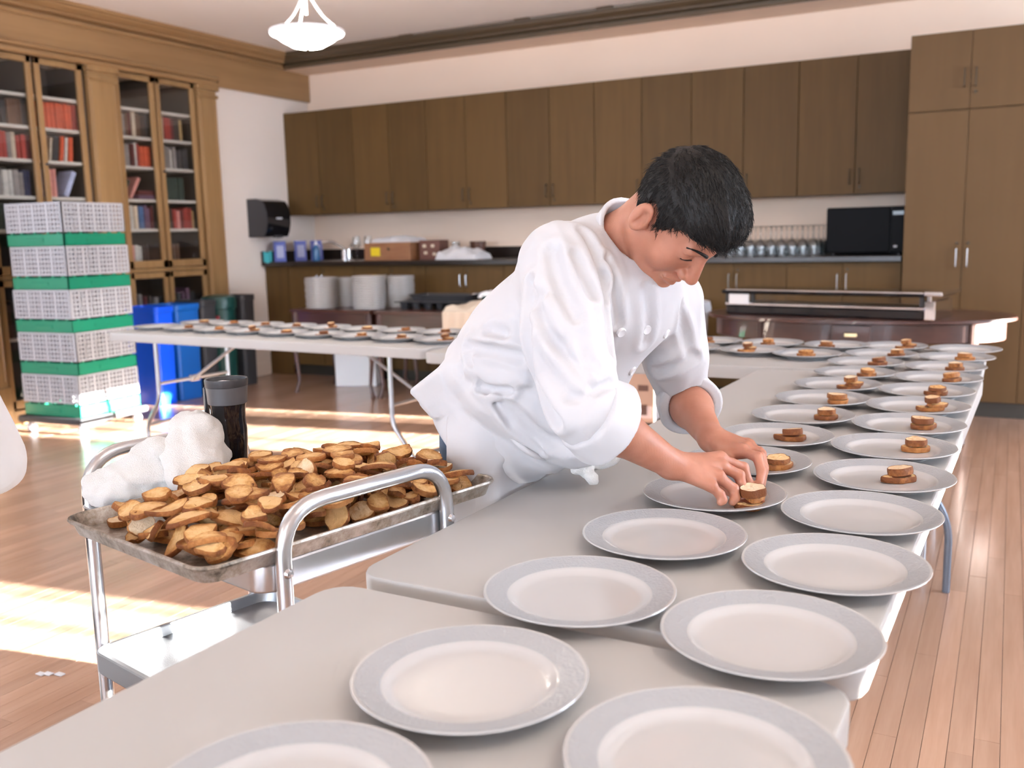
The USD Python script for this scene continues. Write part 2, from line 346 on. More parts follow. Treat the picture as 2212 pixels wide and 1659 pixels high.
obj('beam', boxm((XL - .02, YR, 2.605), (XL + .035, YB, 2.90), .003), OAKH, t3)
cl = MB(); cl.add(*shift(sweep([(o * 1.2, z) for o, z in CP], YR, 7.3, 1), (XL + .03, 0, 2.865))); obj('cornice', cl, OAKH, t3, 20)
lp = MB(); lp.add(*shift(sweep([(0, 0), (.026, 0), (.036, .014), (.036, .028), (.014, .032), (.014, .042), (.048, .052), (.048, .068), (.03, .078), (0, .08)], YR, 6.42, 1), (XL + .03, 0, 2.60))); obj('ledge_moulding', lp, OAKH, t3, 20)
obj('baseboard_left', boxm((XL, 6.42, 0), (XL + .015, 6.86, .12), .003), WALL, None, label='painted baseboard left of the worktop', **S)
obj('baseboard_right', boxm((XR - .015, YR, 0), (XR, YB, .12), .003), WALL, None, label='painted baseboard on the right wall', **S)
# ---------------------------------------------------------------- bookcase on the left wall
SHELFW = pm('painted_shelf', (.62, .57, .52), .5)
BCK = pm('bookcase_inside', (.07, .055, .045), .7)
bc = thing('bookcase', 'built-in oak bookcase with glazed doors between fluted pilasters on the left wall', 'bookcase')
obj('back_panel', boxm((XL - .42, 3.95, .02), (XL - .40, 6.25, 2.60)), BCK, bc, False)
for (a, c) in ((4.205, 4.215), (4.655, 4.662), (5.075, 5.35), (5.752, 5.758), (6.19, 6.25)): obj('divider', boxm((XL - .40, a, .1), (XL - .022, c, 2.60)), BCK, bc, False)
obj('plinth', boxm((XL - .40, 3.95, 0), (XL + .02, 6.41, .10), .004), OAK, bc)
obj('mid_rail', boxm((XL - .40, 4.0, 1.03), (XL - .004, 6.19, 1.06)), OAK, bc)
SZ = [1.06, 1.372, 1.610, 1.872, 2.108, 2.332]
for (a, c) in ((4.215, 4.655), (4.662, 5.075), (5.35, 5.752), (5.758, 6.19)):
    for z in SZ[1:]: obj('shelf', boxm((XL - .36, a, z - .012), (XL - .035, c, z + .012), .003), SHELFW, bc)
    for z in (.12, .60): obj('shelf', boxm((XL - .36, a, z - .012), (XL - .035, c, z + .012), .003), SHELFW, bc)
def pil(a, c):
    m = MB(); m.box((XL - .02, a, .1), (XL + .035, c, 2.605), .004)
    m.box((XL, a - .012, 2.50), (XL + .05, c + .012, 2.525), .004); m.box((XL, a - .02, 2.56), (XL + .06, c + .02, 2.605), .006)
    m.box((XL, a - .012, .1), (XL + .05, c + .012, .28), .004)
    w = c - a
    for k in (0.0, 1.0):
        y = a + .012 + k * (w - .036); m.box((XL + .03, y, .32), (XL + .043, y + .012, 2.47), .003)
    return m
for a, c in ((3.96, 4.205), (5.10, 5.345), (6.20, 6.41)): obj('pilaster', pil(a, c), OAK, bc)
def gdoor(a, c, z0, z1, knob=None):
    m = MB(); x0, x1 = XL - .02, XL + .008; s_ = .043
    m.box((x0, a, z0), (x1, a + s_, z1), .003); m.box((x0, c - s_, z0), (x1, c, z1), .003)
    m.box((x0, a, z0), (x1, c, z0 + .06), .003); m.box((x0, a, z1 - .045), (x1, c, z1), .003)
    d = obj('door', m, OAK, bc)
    obj('pane', boxm((XL - .012, a + s_, z0 + .06), (XL - .008, c - s_, z1 - .045)), PANE, d, False)
    if knob: 
        k = MB(); k.lathe([(0, .022), (.008, .021), (.011, .015), (.008, .008), (.006, 0), (.006, -.004)], 12)
        v, f = k.get(); v = np.c_[v[:, 2], v[:, 1], v[:, 0]] + [XL + .008, knob, 1.85]
        obj('knob', (v, f), BLKMAT, d)
for a, c, k in ((4.225, 4.646, None), (4.672, 5.065, 4.692), (5.36, 5.747, None), (5.763, 6.182, 5.784)):
    gdoor(a, c, 1.065, 2.60, k); gdoor(a, c, .11, 1.025)

BC = {k: pm('book_cloth_' + k, v, .65, vary=((14, 14, 30), tuple(.72 * t for t in v), .45, .75), rand=.12) for k, v in dict(
    orange_red=(.56, .085, .03), red=(.33, .04, .03), dark_red=(.12, .02, .02), brown=(.12, .06, .035), dark_brown=(.05, .032, .025), cream=(.58, .47, .36), tan=(.42, .28, .12),
    charcoal=(.045, .042, .045), grey=(.25, .22, .21), dark_green=(.025, .045, .035), navy=(.02, .025, .07), blue=(.06, .12, .26), pale_blue=(.42, .46, .66), pink=(.60, .25, .22), purple=(.14, .07, .12), pale=(.55, .52, .48)).items()}
def bookmesh(w, h, d, spine=.004):
    # back at -x; the spine (rounded) faces +x
    P = [(-d, 0), (-d, w), (-.006, w), (0 - spine * .2, w * .88), (0, w * .5), (-spine * .2, w * .12), (-.006, 0)]
    m = prism(P, 0, h); return m
DOORY = {1: (4.235, 4.64), 2: (4.672, 5.06), 3: (5.365, 5.74), 4: (5.768, 6.17)}
SHN = {2.108: 'second', 1.872: 'third', 1.610: 'fourth', 1.372: 'fifth', 1.06: 'bottom'}
BOOKS = {
 (4, 2.108): 'red*1 dark_red*1 cream*1 red*2 dark_red*1 dark_brown*2 tan*1', (4, 1.872): 'dark_brown*2 grey*2 pale*1 grey*1 charcoal*4', (4, 1.610): 'dark_green*8', (4, 1.372): 'dark_brown*2 brown*1 dark_brown*1 red*1 pink*1 dark_red*1 red*3 tan*1', (4, 1.06): 'dark_brown*3 brown*2',
 (3, 2.108): 'tan*2 grey*1 brown*1 dark_red*1 cream*1 brown*2 dark_brown*1 charcoal*1', (3, 1.872): 'tan*1 charcoal*1 grey*2 dark_red*1 pale*1 red*1 orange_red*3', (3, 1.372): 'pink*1 red*1 grey*1 pale*1 cream*1 blue*2 purple*2 dark_red*1 charcoal*1', (3, 1.06): 'grey*2 pink*1 pale*2 dark_brown*2',
 (2, 2.108): 'red*1 orange_red*8 red*1', (2, 1.372): 'dark_green*3 charcoal*2 brown*3', (2, 1.06): 'charcoal*4 brown*3',
 (1, 2.108): 'dark_brown*4 charcoal*2 brown*3 charcoal*1', (1, 1.872): 'red*2 dark_red*1 red*3 grey*1 cream*1 red*2 dark_red*1', (1, 1.610): 'charcoal*2 grey*2 pale*2 grey*2 navy*2', (1, 1.372): 'dark_green*4 charcoal*3 grey*2'}
br = random.Random(11)
def put_book(w, h, d, col, y, z, tilt, label, group):
    v, f = trimesh.util.concatenate([bookmesh(w, h, d)]).vertices, bookmesh(w, h, d).faces
    if tilt: c, s_ = math.cos(tilt), math.sin(tilt); v = np.c_[v[:, 0], v[:, 1] * c + v[:, 2] * s_, -v[:, 1] * s_ + v[:, 2] * c]; v[:, 2] -= v[:, 2].min()
    return obj('book', (v + [XL - .055 - br.random() * .02, y, z + .0125], f), BC[col], None, False, label, 'book', group)
for (dr, z), spec in BOOKS.items():
    a, c = DOORY[dr]; lst = [w.split('*') for w in spec.split()]; cols = [k for k, n in lst for _ in range(int(n))]
    ws = [br.uniform(.026, .044) for _ in cols]; tot = sum(ws); room = c - a - .01
    if tot > room or dr in (2, 1) and z > 2: ws = [w * room / tot for w in ws]
    y = a + (.004 if sum(ws) > room - .02 else .01); hb = br.uniform(.165, .19)
    for i, (w, k) in enumerate(zip(ws, cols)):
        h = hb + (br.uniform(-.02, .012) if len(set(cols)) > 2 else br.uniform(-.003, .003))
        n = len(cols)
        put_book(w - .0012, h, br.uniform(.14, .19), k, y, z, 0, f'{k.replace("_", " ")} book, {ORD[i + 1]} from left on the {SHN[z]} shelf, {ORD[dr]} glass door', f'books on the {SHN[z]} shelf behind the {ORD[dr]} glass door'); y += w
def lean(dr, z, lst):
    a, c = DOORY[dr]
    for i, (k, y, w, h, t) in enumerate(lst):
        if t == 'flat':
            v, f = boxm((XL - .24, a + y, w), (XL - .06, a + y + .17, w + .035), .003)
            obj('book', (v + [0, 0, z + .0125], f), BC[k], None, False, f'{k.replace("_", " ")} book lying flat ({"upper" if w else "lower"} one) on the {SHN[z]} shelf behind the {ORD[dr]} glass door', 'book', 'books lying flat')
        else: put_book(w, h, .16, k, a + y, z, t, f'{k.replace("_", " ")} book {"leaning" if t else "standing"}, {ORD[i + 1]} from left, {SHN[z]} shelf, {ORD[dr]} glass door', f'books on the {SHN[z]} shelf behind the {ORD[dr]} glass door')
lean(2, 1.872, [('cream', .0, .03, .185, 0), ('pale', .032, .03, .18, .12), ('brown', .066, .03, .18, .16), ('cream', .105, .022, .17, .16), ('charcoal', .135, .05, .18, .16), ('orange_red', .20, .03, .185, .14), ('pale', .24, .022, .18, .14), ('orange_red', .27, .035, .18, .1)])
lean(2, 1.610, [('pale_blue', .0, .045, .20, 0), ('pale_blue', .047, .04, .205, 0), ('pink', .09, .035, .20, 0), ('pink', .127, .03, .205, 0), ('pale_blue', .20, .04, .20, .45)])
lean(3, 1.610, [('dark_green', .02, .035, .16, .5), ('pink', .11, .032, .19, .55), ('purple', .20, 0, 0, 'flat'), ('dark_red', .20, .036, 0, 'flat')])
for dr in (1, 2, 3, 4):
    a, c = DOORY[dr]
    for i in range(6):
        k = br.choice(['dark_brown', 'brown', 'charcoal', 'dark_red', 'grey', 'purple'])
        put_book(.04, br.uniform(.2, .27), .2, k, a + .02 + .052 * i, .60, 0, f'{k.replace("_", " ")} tall book, {ORD[i + 1]} from the left behind the {ORD[dr]} lower glass door', f'books behind the {ORD[dr]} lower glass door')

# ---------------------------------------------------------------- cabinets on the back wall
def handle(x, y, z0, z1, mat_, parent):
    m = MB(); m.tube(bend([(x, y, z0), (x, y - .026, z0), (x, y - .026, z1), (x, y, z1)], .008, 3), .0045, 8); obj('handle', m, mat_, parent)
def lock(x, y, z, parent): 
    v, f = lathem([(.0, .005), (.009, .005), (.011, 0)], 14); obj('lock', (np.c_[v[:, 0], -v[:, 2], v[:, 1]] + [x, y, z], f), NICKEL, parent)
UF, UW = 7.31, .806
POS = [ORD[i] for i in range(1, 8)]
for i in range(7):
    x0 = XL + i * UW + .002; x1 = x0 + UW - .004
    t = thing('wall_cabinet', f'olive-brown veneered two-door wall cabinet, {POS[i]} of seven from the left', 'wall cabinet', group='wall cabinets on the back wall')
    obj('body', boxm((x0, UF + .022, 1.502), (x1, YB - .003, 2.466), .001), VEN, t, False)
    for j in (0, 1):
        a = x0 + j * UW / 2 + .001; d = obj('door', boxm((a, UF, 1.50), (a + UW / 2 - .005, UF + .019, 2.464), .0015), VEN, t)
        xc = x0 + UW / 2 + (-.035 if j == 0 else .030); handle(xc, UF, 1.575, 1.675, NICKEL, d)
        if j: lock(xc + .004, UF, 1.548, d)
BF, BW = 6.93, .762
for i in range(7):
    x0 = -.655 - (7 - i) * BW; x1 = x0 + BW - .003
    t = thing('base_cabinet', f'olive-brown veneered two-door base cabinet, {POS[i]} of seven from the left under the worktop', 'base cabinet', group='base cabinets under the worktop')
    obj('body', boxm((x0, BF + .022, .10), (x1, YB - .01, 1.025), .001), VEN, t, False); obj('toe_kick', boxm((x0, BF + .06, 0), (x1, BF + .08, .10)), KICK, t, False)
    for j in (0, 1):
        a = x0 + j * BW / 2 + .001; d = obj('door', boxm((a, BF, .105), (a + BW / 2 - .004, BF + .019, 1.022), .0015), VEN, t)
        xc = x0 + BW / 2 + (-.032 if j == 0 else .028); handle(xc, BF, .845, .945, STEEL, d)
        if j: lock(xc + .002, BF, .975, d)
obj('filler_panel', boxm((XL + .002, BF, 0), (-.655 - 7 * BW - .003, BF + .02, 1.025), .001), VEN, None, False, 'narrow veneered filler panel between the left wall and the first base cabinet', 'panel')
obj('worktop', boxm((XL + .001, 6.88, 1.027), (-.655, YB - .001, 1.067), .004), COUNTER, None, 35, 'long dark worktop along the back wall on the base cabinets', 'worktop')
obj('upstand', boxm((XL + .021, YB - .021, 1.0675), (-.655, YB - .001, 1.165), .002), COUNTER, None, 35, 'low dark upstand along the back wall above the worktop', 'upstand')
obj('upstand', boxm((XL + .001, 6.885, 1.0675), (XL + .021, YB - .001, 1.165), .002), COUNTER, None, 35, 'short dark upstand on the left wall at the end of the worktop', 'upstand')
TF = 6.88
t = thing('tall_cabinet', 'tall veneered cupboard at the right end of the worktop with four doors', 'cupboard')
obj('body', boxm((-.648, TF + .022, .10), (.80, YB - .002, 2.476), .001), VENT, t, False); obj('toe_kick', boxm((-.645, TF + .03, 0), (.80, TF + .06, .10)), KICK, t, False)
for k in range(4):
    x0 = -.648 + k * .361
    for z0, z1, hz, lz in ((.105, 1.985, (.99, 1.11), 1.145), (1.993, 2.474, (2.13, 2.24), 2.095)):
        d = obj('door', boxm((x0 + .001, TF, z0), (x0 + .359, TF + .019, z1), .0015), VENT, t)
        xc = x0 + (.325 if k % 2 == 0 else .030); handle(xc, TF, *hz, STEEL if z0 < 1 else NICKEL, d)
        if z0 < 1 or k % 2: lock(xc, TF, lz, d)
# paper towel dispenser on the left wall
t = thing('paper_towel_dispenser', 'black lever paper towel dispenser on the left wall', 'dispenser', (XL, 6.90, 1.30))
prof = [(0, -.0), (.19, 0), (.215, .05), (.235, .13), (.232, .22), (.21, .29), (.18, .325), (.1, .345), (0, .345)]
m = prism([(a, b) for a, b in prof], -.16, .16); v = np.array(m.vertices); obj('housing', (np.c_[v[:, 0], v[:, 2], v[:, 1]], m.faces[:, ::-1]), BLKMAT, t, 25)
pc = [(x + .004, z) for x, z in prof[1:-1]]
m = prism([(.1, .01)] + pc[0:6] + [(.1, .347)], -.155, .155); v = np.array(m.vertices); obj('cover', (np.c_[v[:, 0], v[:, 2], v[:, 1]], m.faces[:, ::-1]), BLACKG, t, 25)
obj('lever', boxm((.19, -.05, -.012), (.23, .05, .012), .005), BLKMAT, t)
obj('window_strip', boxm((.236, -.04, .16), (.2405, .04, .175), .002), GREYP, t)

# ---------------------------------------------------------------- things on the worktop
WZ = 1.067
def cup(x, y, z, r0, r1, h, name, label, cat, mt, group=None, n=20):
    m = MB(); m.lathe([(0, 0), (r0 * .9, 0), (r0, .003), (r1, h), (r1 - .003, h), (r0 - .003, .006), (0, .006)], n); return obj(name, m.moved((x, y, z)), mt, None, 35, label, cat, group)
BLUEG = pm('blue_print_carton', (.10, .13, .42), .6); PALEB = pm('pale_blue_print', (.40, .42, .62), .6)
for i, (x, y) in enumerate(((-6.155, 7.02), (-6.10, 7.25), (-6.04, 7.42))):
    t = thing('carton', f'small blue and white carton on the worktop by the left wall, {ORD[i + 1]} from the left', 'carton', (x, y, WZ), .75)
    obj('box', boxm((-.055, -.05, 0), (.055, .05, .19), .002), BLUEG, t); obj('printed_panel', boxm((-.03, -.0515, .035), (.035, -.0495, .15)), PALEB, t, False)
TEAL = pm('teal_cloth', (.05, .42, .50), .8)
v = np.array([[x, 0, z] for z in np.linspace(0, -.10, 7) for x in np.linspace(-.05, .06, 7)]); v[:, 1] = -.004 + .004 * np.sin(v[:, 0] * 90) ; v[:, 2] += .02 * np.abs(v[:, 0] / .06); f = [[i * 7 + j, i * 7 + j + 1, (i + 1) * 7 + j + 1, (i + 1) * 7 + j] for i in range(6) for j in range(6)]
vv = np.vstack([v, v + [0, .004, 0]]); ff = np.vstack([np.array(f), np.array(f)[:, ::-1] + 49])
obj('cleaning_cloth', (vv + [-6.18, 6.873, 1.155], ff), TEAL, None, True, 'teal cleaning cloth hanging over the left front corner of the worktop', 'cloth')
t = thing('soap_bottle', 'blue washing-up liquid bottle by the sink', 'bottle', (-5.80, 7.12, WZ))
obj('bottle', lathem([(0, 0), (.032, 0), (.035, .01), (.035, .10), (.028, .125), (.014, .14), (.014, .15), (0, .15)], 20), pm('blue_liquid', (.02, .12, .30), .15), t); obj('cap', lathem([(.013, .148), (.015, .15), (.013, .172), (.006, .175), (.005, .19), (0, .19)], 14), WHITE, t)
t = thing('sink_tap', 'chrome kitchen tap with a lever handle at the sink', 'tap', (-5.60, 7.36, WZ))
obj('base', lathem([(0, 0), (.03, 0), (.03, .012), (.02, .02), (.018, .10), (0, .105)], 18), CHROME, t); obj('spout', tubem(bend([(0, 0, .08), (-.10, -.13, .18), (-.17, -.20, .17)], .05), [.013] * 9 if False else .012, 10), CHROME, t)
obj('lever', tubem([(0, 0, .1), (.05, -.02, .15)], .006, 8), CHROME, t)
obj('sink', loft([np.c_[rring(.5, .4, .04), np.full(24, 1.0685)] + [-5.45, 7.14, 0], np.c_[rring(.47, .37, .04), np.full(24, 1.070)] + [-5.45, 7.14, 0], np.c_[rring(.44, .34, .04), np.full(24, 1.068)] + [-5.45, 7.14, 0]]), STEEL, None, 30, 'stainless steel sink rim let into the worktop', 'sink')
def goblet(h=.21, inv=False):
    m = MB(); P = [(0, 0), (.036, 0), (.034, .003), (.006, .008), (.004, .05), (.005, .09), (.02, .105), (.036, .13), (.040, .16), (.033, h), (.031, h), (.037, .16), (.033, .132), (.018, .11), (0, .102)]
    if inv: P = [(r, h - z) for r, z in P][::-1]
    m.lathe(P, 20); return m
for i, (x, y) in enumerate(((-5.33, 7.12), (-5.23, 7.16))): obj('stemmed_glass', goblet(.22).moved((x, y, WZ)), GLASSW, None, True, f'clear stemmed glass standing by the sink, {"left" if i == 0 else "right"} one of the pair', 'glass', 'glasses by the sink')
cup(-5.36, 6.97, WZ, .024, .026, .10, 'steel_shaker', 'slim steel pot standing in front of the stemmed glasses', 'pot', CHROME)
t = thing('crate', 'low wooden crate with a yellow tag on the worktop', 'crate', (-4.90, 7.12, WZ), .06)
CRW = pm('orange_wood', (.30, .135, .06), .5, vary=((5, 20, 30), (.22, .09, .04), .35, .7))
obj('front_board', boxm((-.235, -.15, 0), (.235, -.135, .155), .002), CRW, t); obj('back_board', boxm((-.235, .135, 0), (.235, .15, .155), .002), CRW, t)
for s_ in (-1, 1): obj('end_board', boxm((s_ * .235, -.134, 0), (s_ * .22, .134, .155), .002), CRW, t)
obj('bottom_board', boxm((-.218, -.134, .004), (.218, .134, .016)), CRW, t)
obj('tag', boxm((-.165, -.154, .04), (-.07, -.1505, .115), .002), pm('yellow_tag', (.75, .55, .01), .6), t, label='yellow tag'); obj('knob', lathem([(0, .02), (.012, .015), (.006, 0)], 10)[0] @ np.array([[1, 0, 0], [0, 0, 1], [0, -1, 0]]) + [.02, -.15, .10] if False else boxm((.01, -.165, .09), (.03, -.15, .115), .004), NICKEL, t)
def cloth_lump(w, d, h, seed, n=26, base=0.0, freq=9):
    """folded cloth heap: a closed cushion with noisy top"""
    gx, gy = np.meshgrid(np.linspace(-1, 1, n), np.linspace(-1, 1, n), indexing='ij')
    r8 = (np.abs(gx) ** 3 + np.abs(gy) ** 3) ** (1 / 3)
    px, py = gx * w / 2, gy * d / 2
    k = np.clip(1 - np.maximum(np.abs(gx), np.abs(gy)) ** 4, 0, 1) ** .5
    nz = meshkit.fbm(np.stack([px * freq, py * freq, 0 * px + seed], -1), 3, seed)
    z = h * k * (.55 + .9 * (nz - .25)) ; z = np.maximum(z, .002)
    wob = 1 + .18 * (meshkit.fbm(np.stack([gx * 2, gy * 2, 0 * gx + 9 + seed], -1), 2, seed) - .5)
    V = np.vstack([np.c_[(px * wob).ravel(), (py * wob).ravel(), z.ravel() + base], np.c_[(px * wob).ravel(), (py * wob).ravel(), np.full(n * n, base)]])
    q = np.array([[i * n + j, (i + 1) * n + j, (i + 1) * n + j + 1, i * n + j + 1] for i in range(n - 1) for j in range(n - 1)])
    return V, np.vstack([q, q[:, ::-1] + n * n])
obj('folded_towel', (lambda vf: (vf[0] + [-4.86, 7.12, WZ + .157], vf[1]))(cloth_lump(.42, .26, .062, 3)), COTTON, None, True, 'folded white towel lying on top of the wooden crate', 'towel')
t = thing('tea_box', 'dark red-brown box with white printed spots beside the wooden crate', 'box', (-4.53, 7.18, WZ), .1)
obj('box', boxm((-.10, -.09, 0), (.10, .09, .17), .003), pm('red_brown_card', (.12, .04, .025), .5), t)
for x, z in ((-.05, .12), (.03, .12), (-.04, .06), (.045, .05)): obj('printed_spot', boxm((x - .016, -.092, z - .012), (x + .016, -.0895, z + .012), .004), CREAM, t)
cup(-4.38, 7.30, WZ, .03, .04, .15, 'tumbler', 'clear tumbler behind the heap of white napkins', 'glass', GLASSW)
cup(-4.22, 7.42, WZ, .06, .075, .15, 'brown_bowl', 'brown pot at the wall behind the white napkins', 'pot', pm('brown_glaze', (.10, .045, .03), .3))
obj('napkin_heap', (lambda vf: (vf[0] + [-4.19, 7.10, WZ], vf[1]))(cloth_lump(.40, .28, .125, 8)), COTTON, None, True, 'heap of white napkins on the worktop right of the wooden crate', 'napkins')
g0 = obj('wine_glass', goblet(.22, True), GLASSW, None, True, 'upside-down wine glass, first from left in the front row by the microwave', 'wine glass', 'upside-down wine glasses by the microwave')
gi = 0
for r_ in range(3):
    for c_ in range(9):
        x, y = -1.90 + c_ * .077 + .02 * r_, 7.20 + .085 * r_
        if gi == 0: UsdGeom.Xformable(g0).AddTranslateOp(opSuffix='put').Set(Gf.Vec3d(x, y, WZ))
        else:
            m = UsdGeom.Mesh.Define(stage, free('/World', 'wine_glass')); q = m.GetPrim(); q.GetReferences().AddInternalReference(g0.GetPath()); m.ClearXformOpOrder(); m.AddTranslateOp(opSuffix='put').Set(Gf.Vec3d(x, y, WZ)); tag(q, f'upside-down wine glass, {ORD[c_ + 1]} from left in the {("front", "middle", "back")[r_]} row by the microwave')
        gi += 1
BLKOVEN = pm('oven_black', (.005, .005, .006), .4, specular_ior_level=.05)
t = thing('microwave', 'large black microwave oven on the worktop beside the tall cupboard', 'microwave', (-.925, 7.36, WZ))
obj('case', boxm((-.265, -.20, .012), (.265, .20, .335), .006), BLACKP, t); obj('door', boxm((-.262, -.222, .018), (.165, -.20, .33), .006), BLKOVEN, t); obj('control_panel', boxm((.168, -.22, .018), (.262, -.20, .33), .005), BLKOVEN, t)
obj('display', boxm((.18, -.2215, .275), (.25, -.2195, .30)), pm('display', (.05, .06, .06), .2), t, False); obj('start_button', boxm((.19, -.223, .05), (.215, -.219, .065), .002), GREYP, t)
obj('door_window', boxm((-.21, -.2235, .07), (.11, -.2215, .28), .001), BLKOVEN, t)
for x in (-.22, .22):
    for y in (-.16, .16): obj('foot', lathem([(0, 0), (.015, 0), (.015, .013), (0, .013)], 10, (x, y, 0)), BLKMAT, t)
# ---------------------------------------------------------------- implicit shapes for soft things (cloth, bodies)
def sdf_mesh(f, lo, hi, h, thr=1.0):
    """surface nets of f(points) < 0, evaluated only in the blocks near the surface"""
    B = 8; lo = np.asarray(lo, float); nb = np.ceil((np.asarray(hi) - lo) / (h * B)).astype(int); n = nb * B
    bi = np.stack(np.meshgrid(*[np.arange(k) for k in nb], indexing='ij'), -1).reshape(-1, 3)
    cen = lo + (bi * B + (B - 1) / 2) * h; dc = f(cen)
    D = np.repeat(np.repeat(np.repeat(np.where(dc < 0, -1., 1.).reshape(nb).astype(np.float32), B, 0), B, 1), B, 2)
    keep = np.nonzero(np.abs(dc) < h * B * .87 * 1.25 * thr + 2 * h)[0]
    loc = np.stack(np.meshgrid(*[np.arange(B)] * 3, indexing='ij'), -1).reshape(-1, 3)
    for s in range(0, len(keep), 1500):
        k = keep[s:s + 1500]; idx = (bi[k][:, None, :] * B + loc[None]).reshape(-1, 3)
        D[idx[:, 0], idx[:, 1], idx[:, 2]] = f(lo + idx * h)
    D[0] = D[-1] = 1; D[:, 0] = D[:, -1] = 1; D[:, :, 0] = D[:, :, -1] = 1
    neg = D < 0; c = np.zeros(np.array(D.shape) - 1, np.uint8)
    for i, j, k in np.ndindex(2, 2, 2): c += neg[i:i + c.shape[0], j:j + c.shape[1], k:k + c.shape[2]]
    cell = np.argwhere((c > 0) & (c < 8)); cid = np.full(c.shape, -1, np.int32); cid[tuple(cell.T)] = np.arange(len(cell))
    acc = np.zeros((len(cell), 3)); cnt = np.zeros(len(cell))
    for ax in range(3):
        o = [k for k in range(3) if k != ax]
        for a, b in np.ndindex(2, 2):
            p = cell.copy(); p[:, o[0]] += a; p[:, o[1]] += b; q = p.copy(); q[:, ax] += 1
            d0, d1 = D[tuple(p.T)], D[tuple(q.T)]; m = (d0 < 0) != (d1 < 0)
            t = np.where(m, d0 / np.where(m, d0 - d1, 1), 0); pt = p.astype(float); pt[:, ax] += t
            acc[m] += pt[m]; cnt[m] += 1
    V = lo + acc / cnt[:, None] * h; F = []
    for ax in range(3):
        o = [(ax + 1) % 3, (ax + 2) % 3]
        sl0 = [slice(None)] * 3; sl1 = [slice(None)] * 3; sl0[ax] = slice(0, -1); sl1[ax] = slice(1, None)
        e = np.argwhere(neg[tuple(sl0)] != neg[tuple(sl1)]); e = e[(e[:, o[0]] > 0) & (e[:, o[1]] > 0)]
        q = []
        for a, b in ((1, 1), (0, 1), (0, 0), (1, 0)):
            p = e.copy(); p[:, o[0]] -= a; p[:, o[1]] -= b; q.append(cid[tuple(p.T)])
        q = np.stack(q, 1); inside = neg[tuple(e.T)]
        q[~inside] = q[~inside][:, ::-1]; F.append(q)
    return V, np.vstack(F)
def smin(a, b, k):
    h = np.clip(.5 + .5 * (b - a) / k, 0, 1); return b + (a - b) * h - k * h * (1 - h)
def smax(a, b, k): return -smin(-a, -b, k)
def cone(p, a, b, ra, rb):
    a, b = np.asarray(a, float), np.asarray(b, float); d = b - a
    t = np.clip((p - a) @ d / (d @ d), 0, 1); return np.linalg.norm(p - a - t[:, None] * d, axis=1) - (ra + (rb - ra) * t)
def ell(p, c, r, R=None):
    q = p - np.asarray(c, float)
    if R is not None: q = q @ R
    r = np.asarray(r, float); k0 = np.linalg.norm(q / r, axis=1); k1 = np.linalg.norm(q / r ** 2, axis=1); return k0 * (k0 - 1) / np.maximum(k1, 1e-9)
def unit(v): v = np.asarray(v, float); return v / np.linalg.norm(v)

# ---------------------------------------------------------------- oval table with the serving warmer
t = thing('oval_table', 'oval mahogany table with a fluted apron on brass castors at the back right', 'table', (-.85, 6.15, 0))
th = np.linspace(0, 2 * PI, 64, endpoint=False); OV = np.c_[np.cos(th), np.sin(th)]
def oval(a, b, z): return np.c_[OV[:, 0] * a, OV[:, 1] * b, np.full(64, z)]
obj('top', loft([oval(.885, .485, .712), oval(.9, .5, .718), oval(.9, .5, .734), oval(.885, .485, .74)]), MAHOG, t)
obj('apron', loft([oval(.84, .44, .60), oval(.845, .445, .605), oval(.845, .445, .712)]), MAHOG, t)
for a in (-2.2, -.62, .62, 2.2):
    ca, sa = math.cos(a), math.sin(a); m = MB()
    for k in (-1, 0, 1): m.tube([(.84 * ca + .022 * k * -sa, .44 * sa + .022 * k * ca, .575), (.84 * ca + .022 * k * -sa, .44 * sa + .022 * k * ca, .71)], .011, 8)
    obj('fluted_block', m, MAHOG, t)
    obj('leg', tubem([(.80 * ca, .41 * sa, .60), (.78 * ca, .40 * sa, .35), (.80 * ca, .42 * sa, .10)], [.032, .022, .018], 12), MAHOG, t)
    c_ = MB(); c_.tube([(.80 * ca, .42 * sa, .10), (.80 * ca, .42 * sa, .04)], .013, 10); c_.tube([(.80 * ca - .012, .42 * sa, .022), (.80 * ca + .012, .42 * sa, .022)], .022, 14); obj('castor', c_, CHROME, t)
obj('drawer', boxm((-.05, -.465, .61), (.16, -.44, .705), .003), MAHOG, t); obj('drawer_pull', boxm((.02, -.482, .64), (.09, -.465, .665), .004), pm('brass', (.75, .6, .35), .25, 1.0), t)
t = thing('food_warmer', 'long black and chrome glass-sided serving warmer on the oval mahogany table', 'food warmer', (-.97, 6.0, .74), -.20)
obj('base_tray', boxm((-.60, -.17, 0), (.60, .17, .055), .008), BLACKG, t); obj('base_rail', boxm((-.60, -.176, .055), (.60, -.16, .072), .003), CHROME, t)
obj('glass_front', boxm((-.58, -.168, .072), (.58, -.163, .125)), PANE, t, False); obj('inner_deck', boxm((-.57, -.155, .055), (.57, .155, .064)), BLACKP, t, False)
obj('top_plate', boxm((-.62, -.19, .128), (.62, .19, .152), .006), BLACKG, t); obj('top_rail', boxm((-.59, -.196, .146), (.60, -.186, .156), .003), CHROME, t)
for x in (-.59, -.42, .585): obj('post', boxm((x - .012, -.172, .05), (x + .012, -.15, .13), .002), BLACKP, t)
obj('left_end_panel', boxm((-.575, -.180, .06), (-.44, -.171, .128), .006), WHITE, t, label='white reflective end panel')
b = MB(); b.box((.60, -.18, .0), (.66, .18, .11), .006); b.box((.60, -.2, .135), (.70, .2, .16), .006); b.box((.615, -.185, .10), (.64, .185, .15), .004); obj('end_bracket', b, CHROME, t)
t = thing('waste_bin', 'tall grey plastic bin partly hidden behind the chef beside the oval table', 'bin', (-2.09, 6.44, 0))
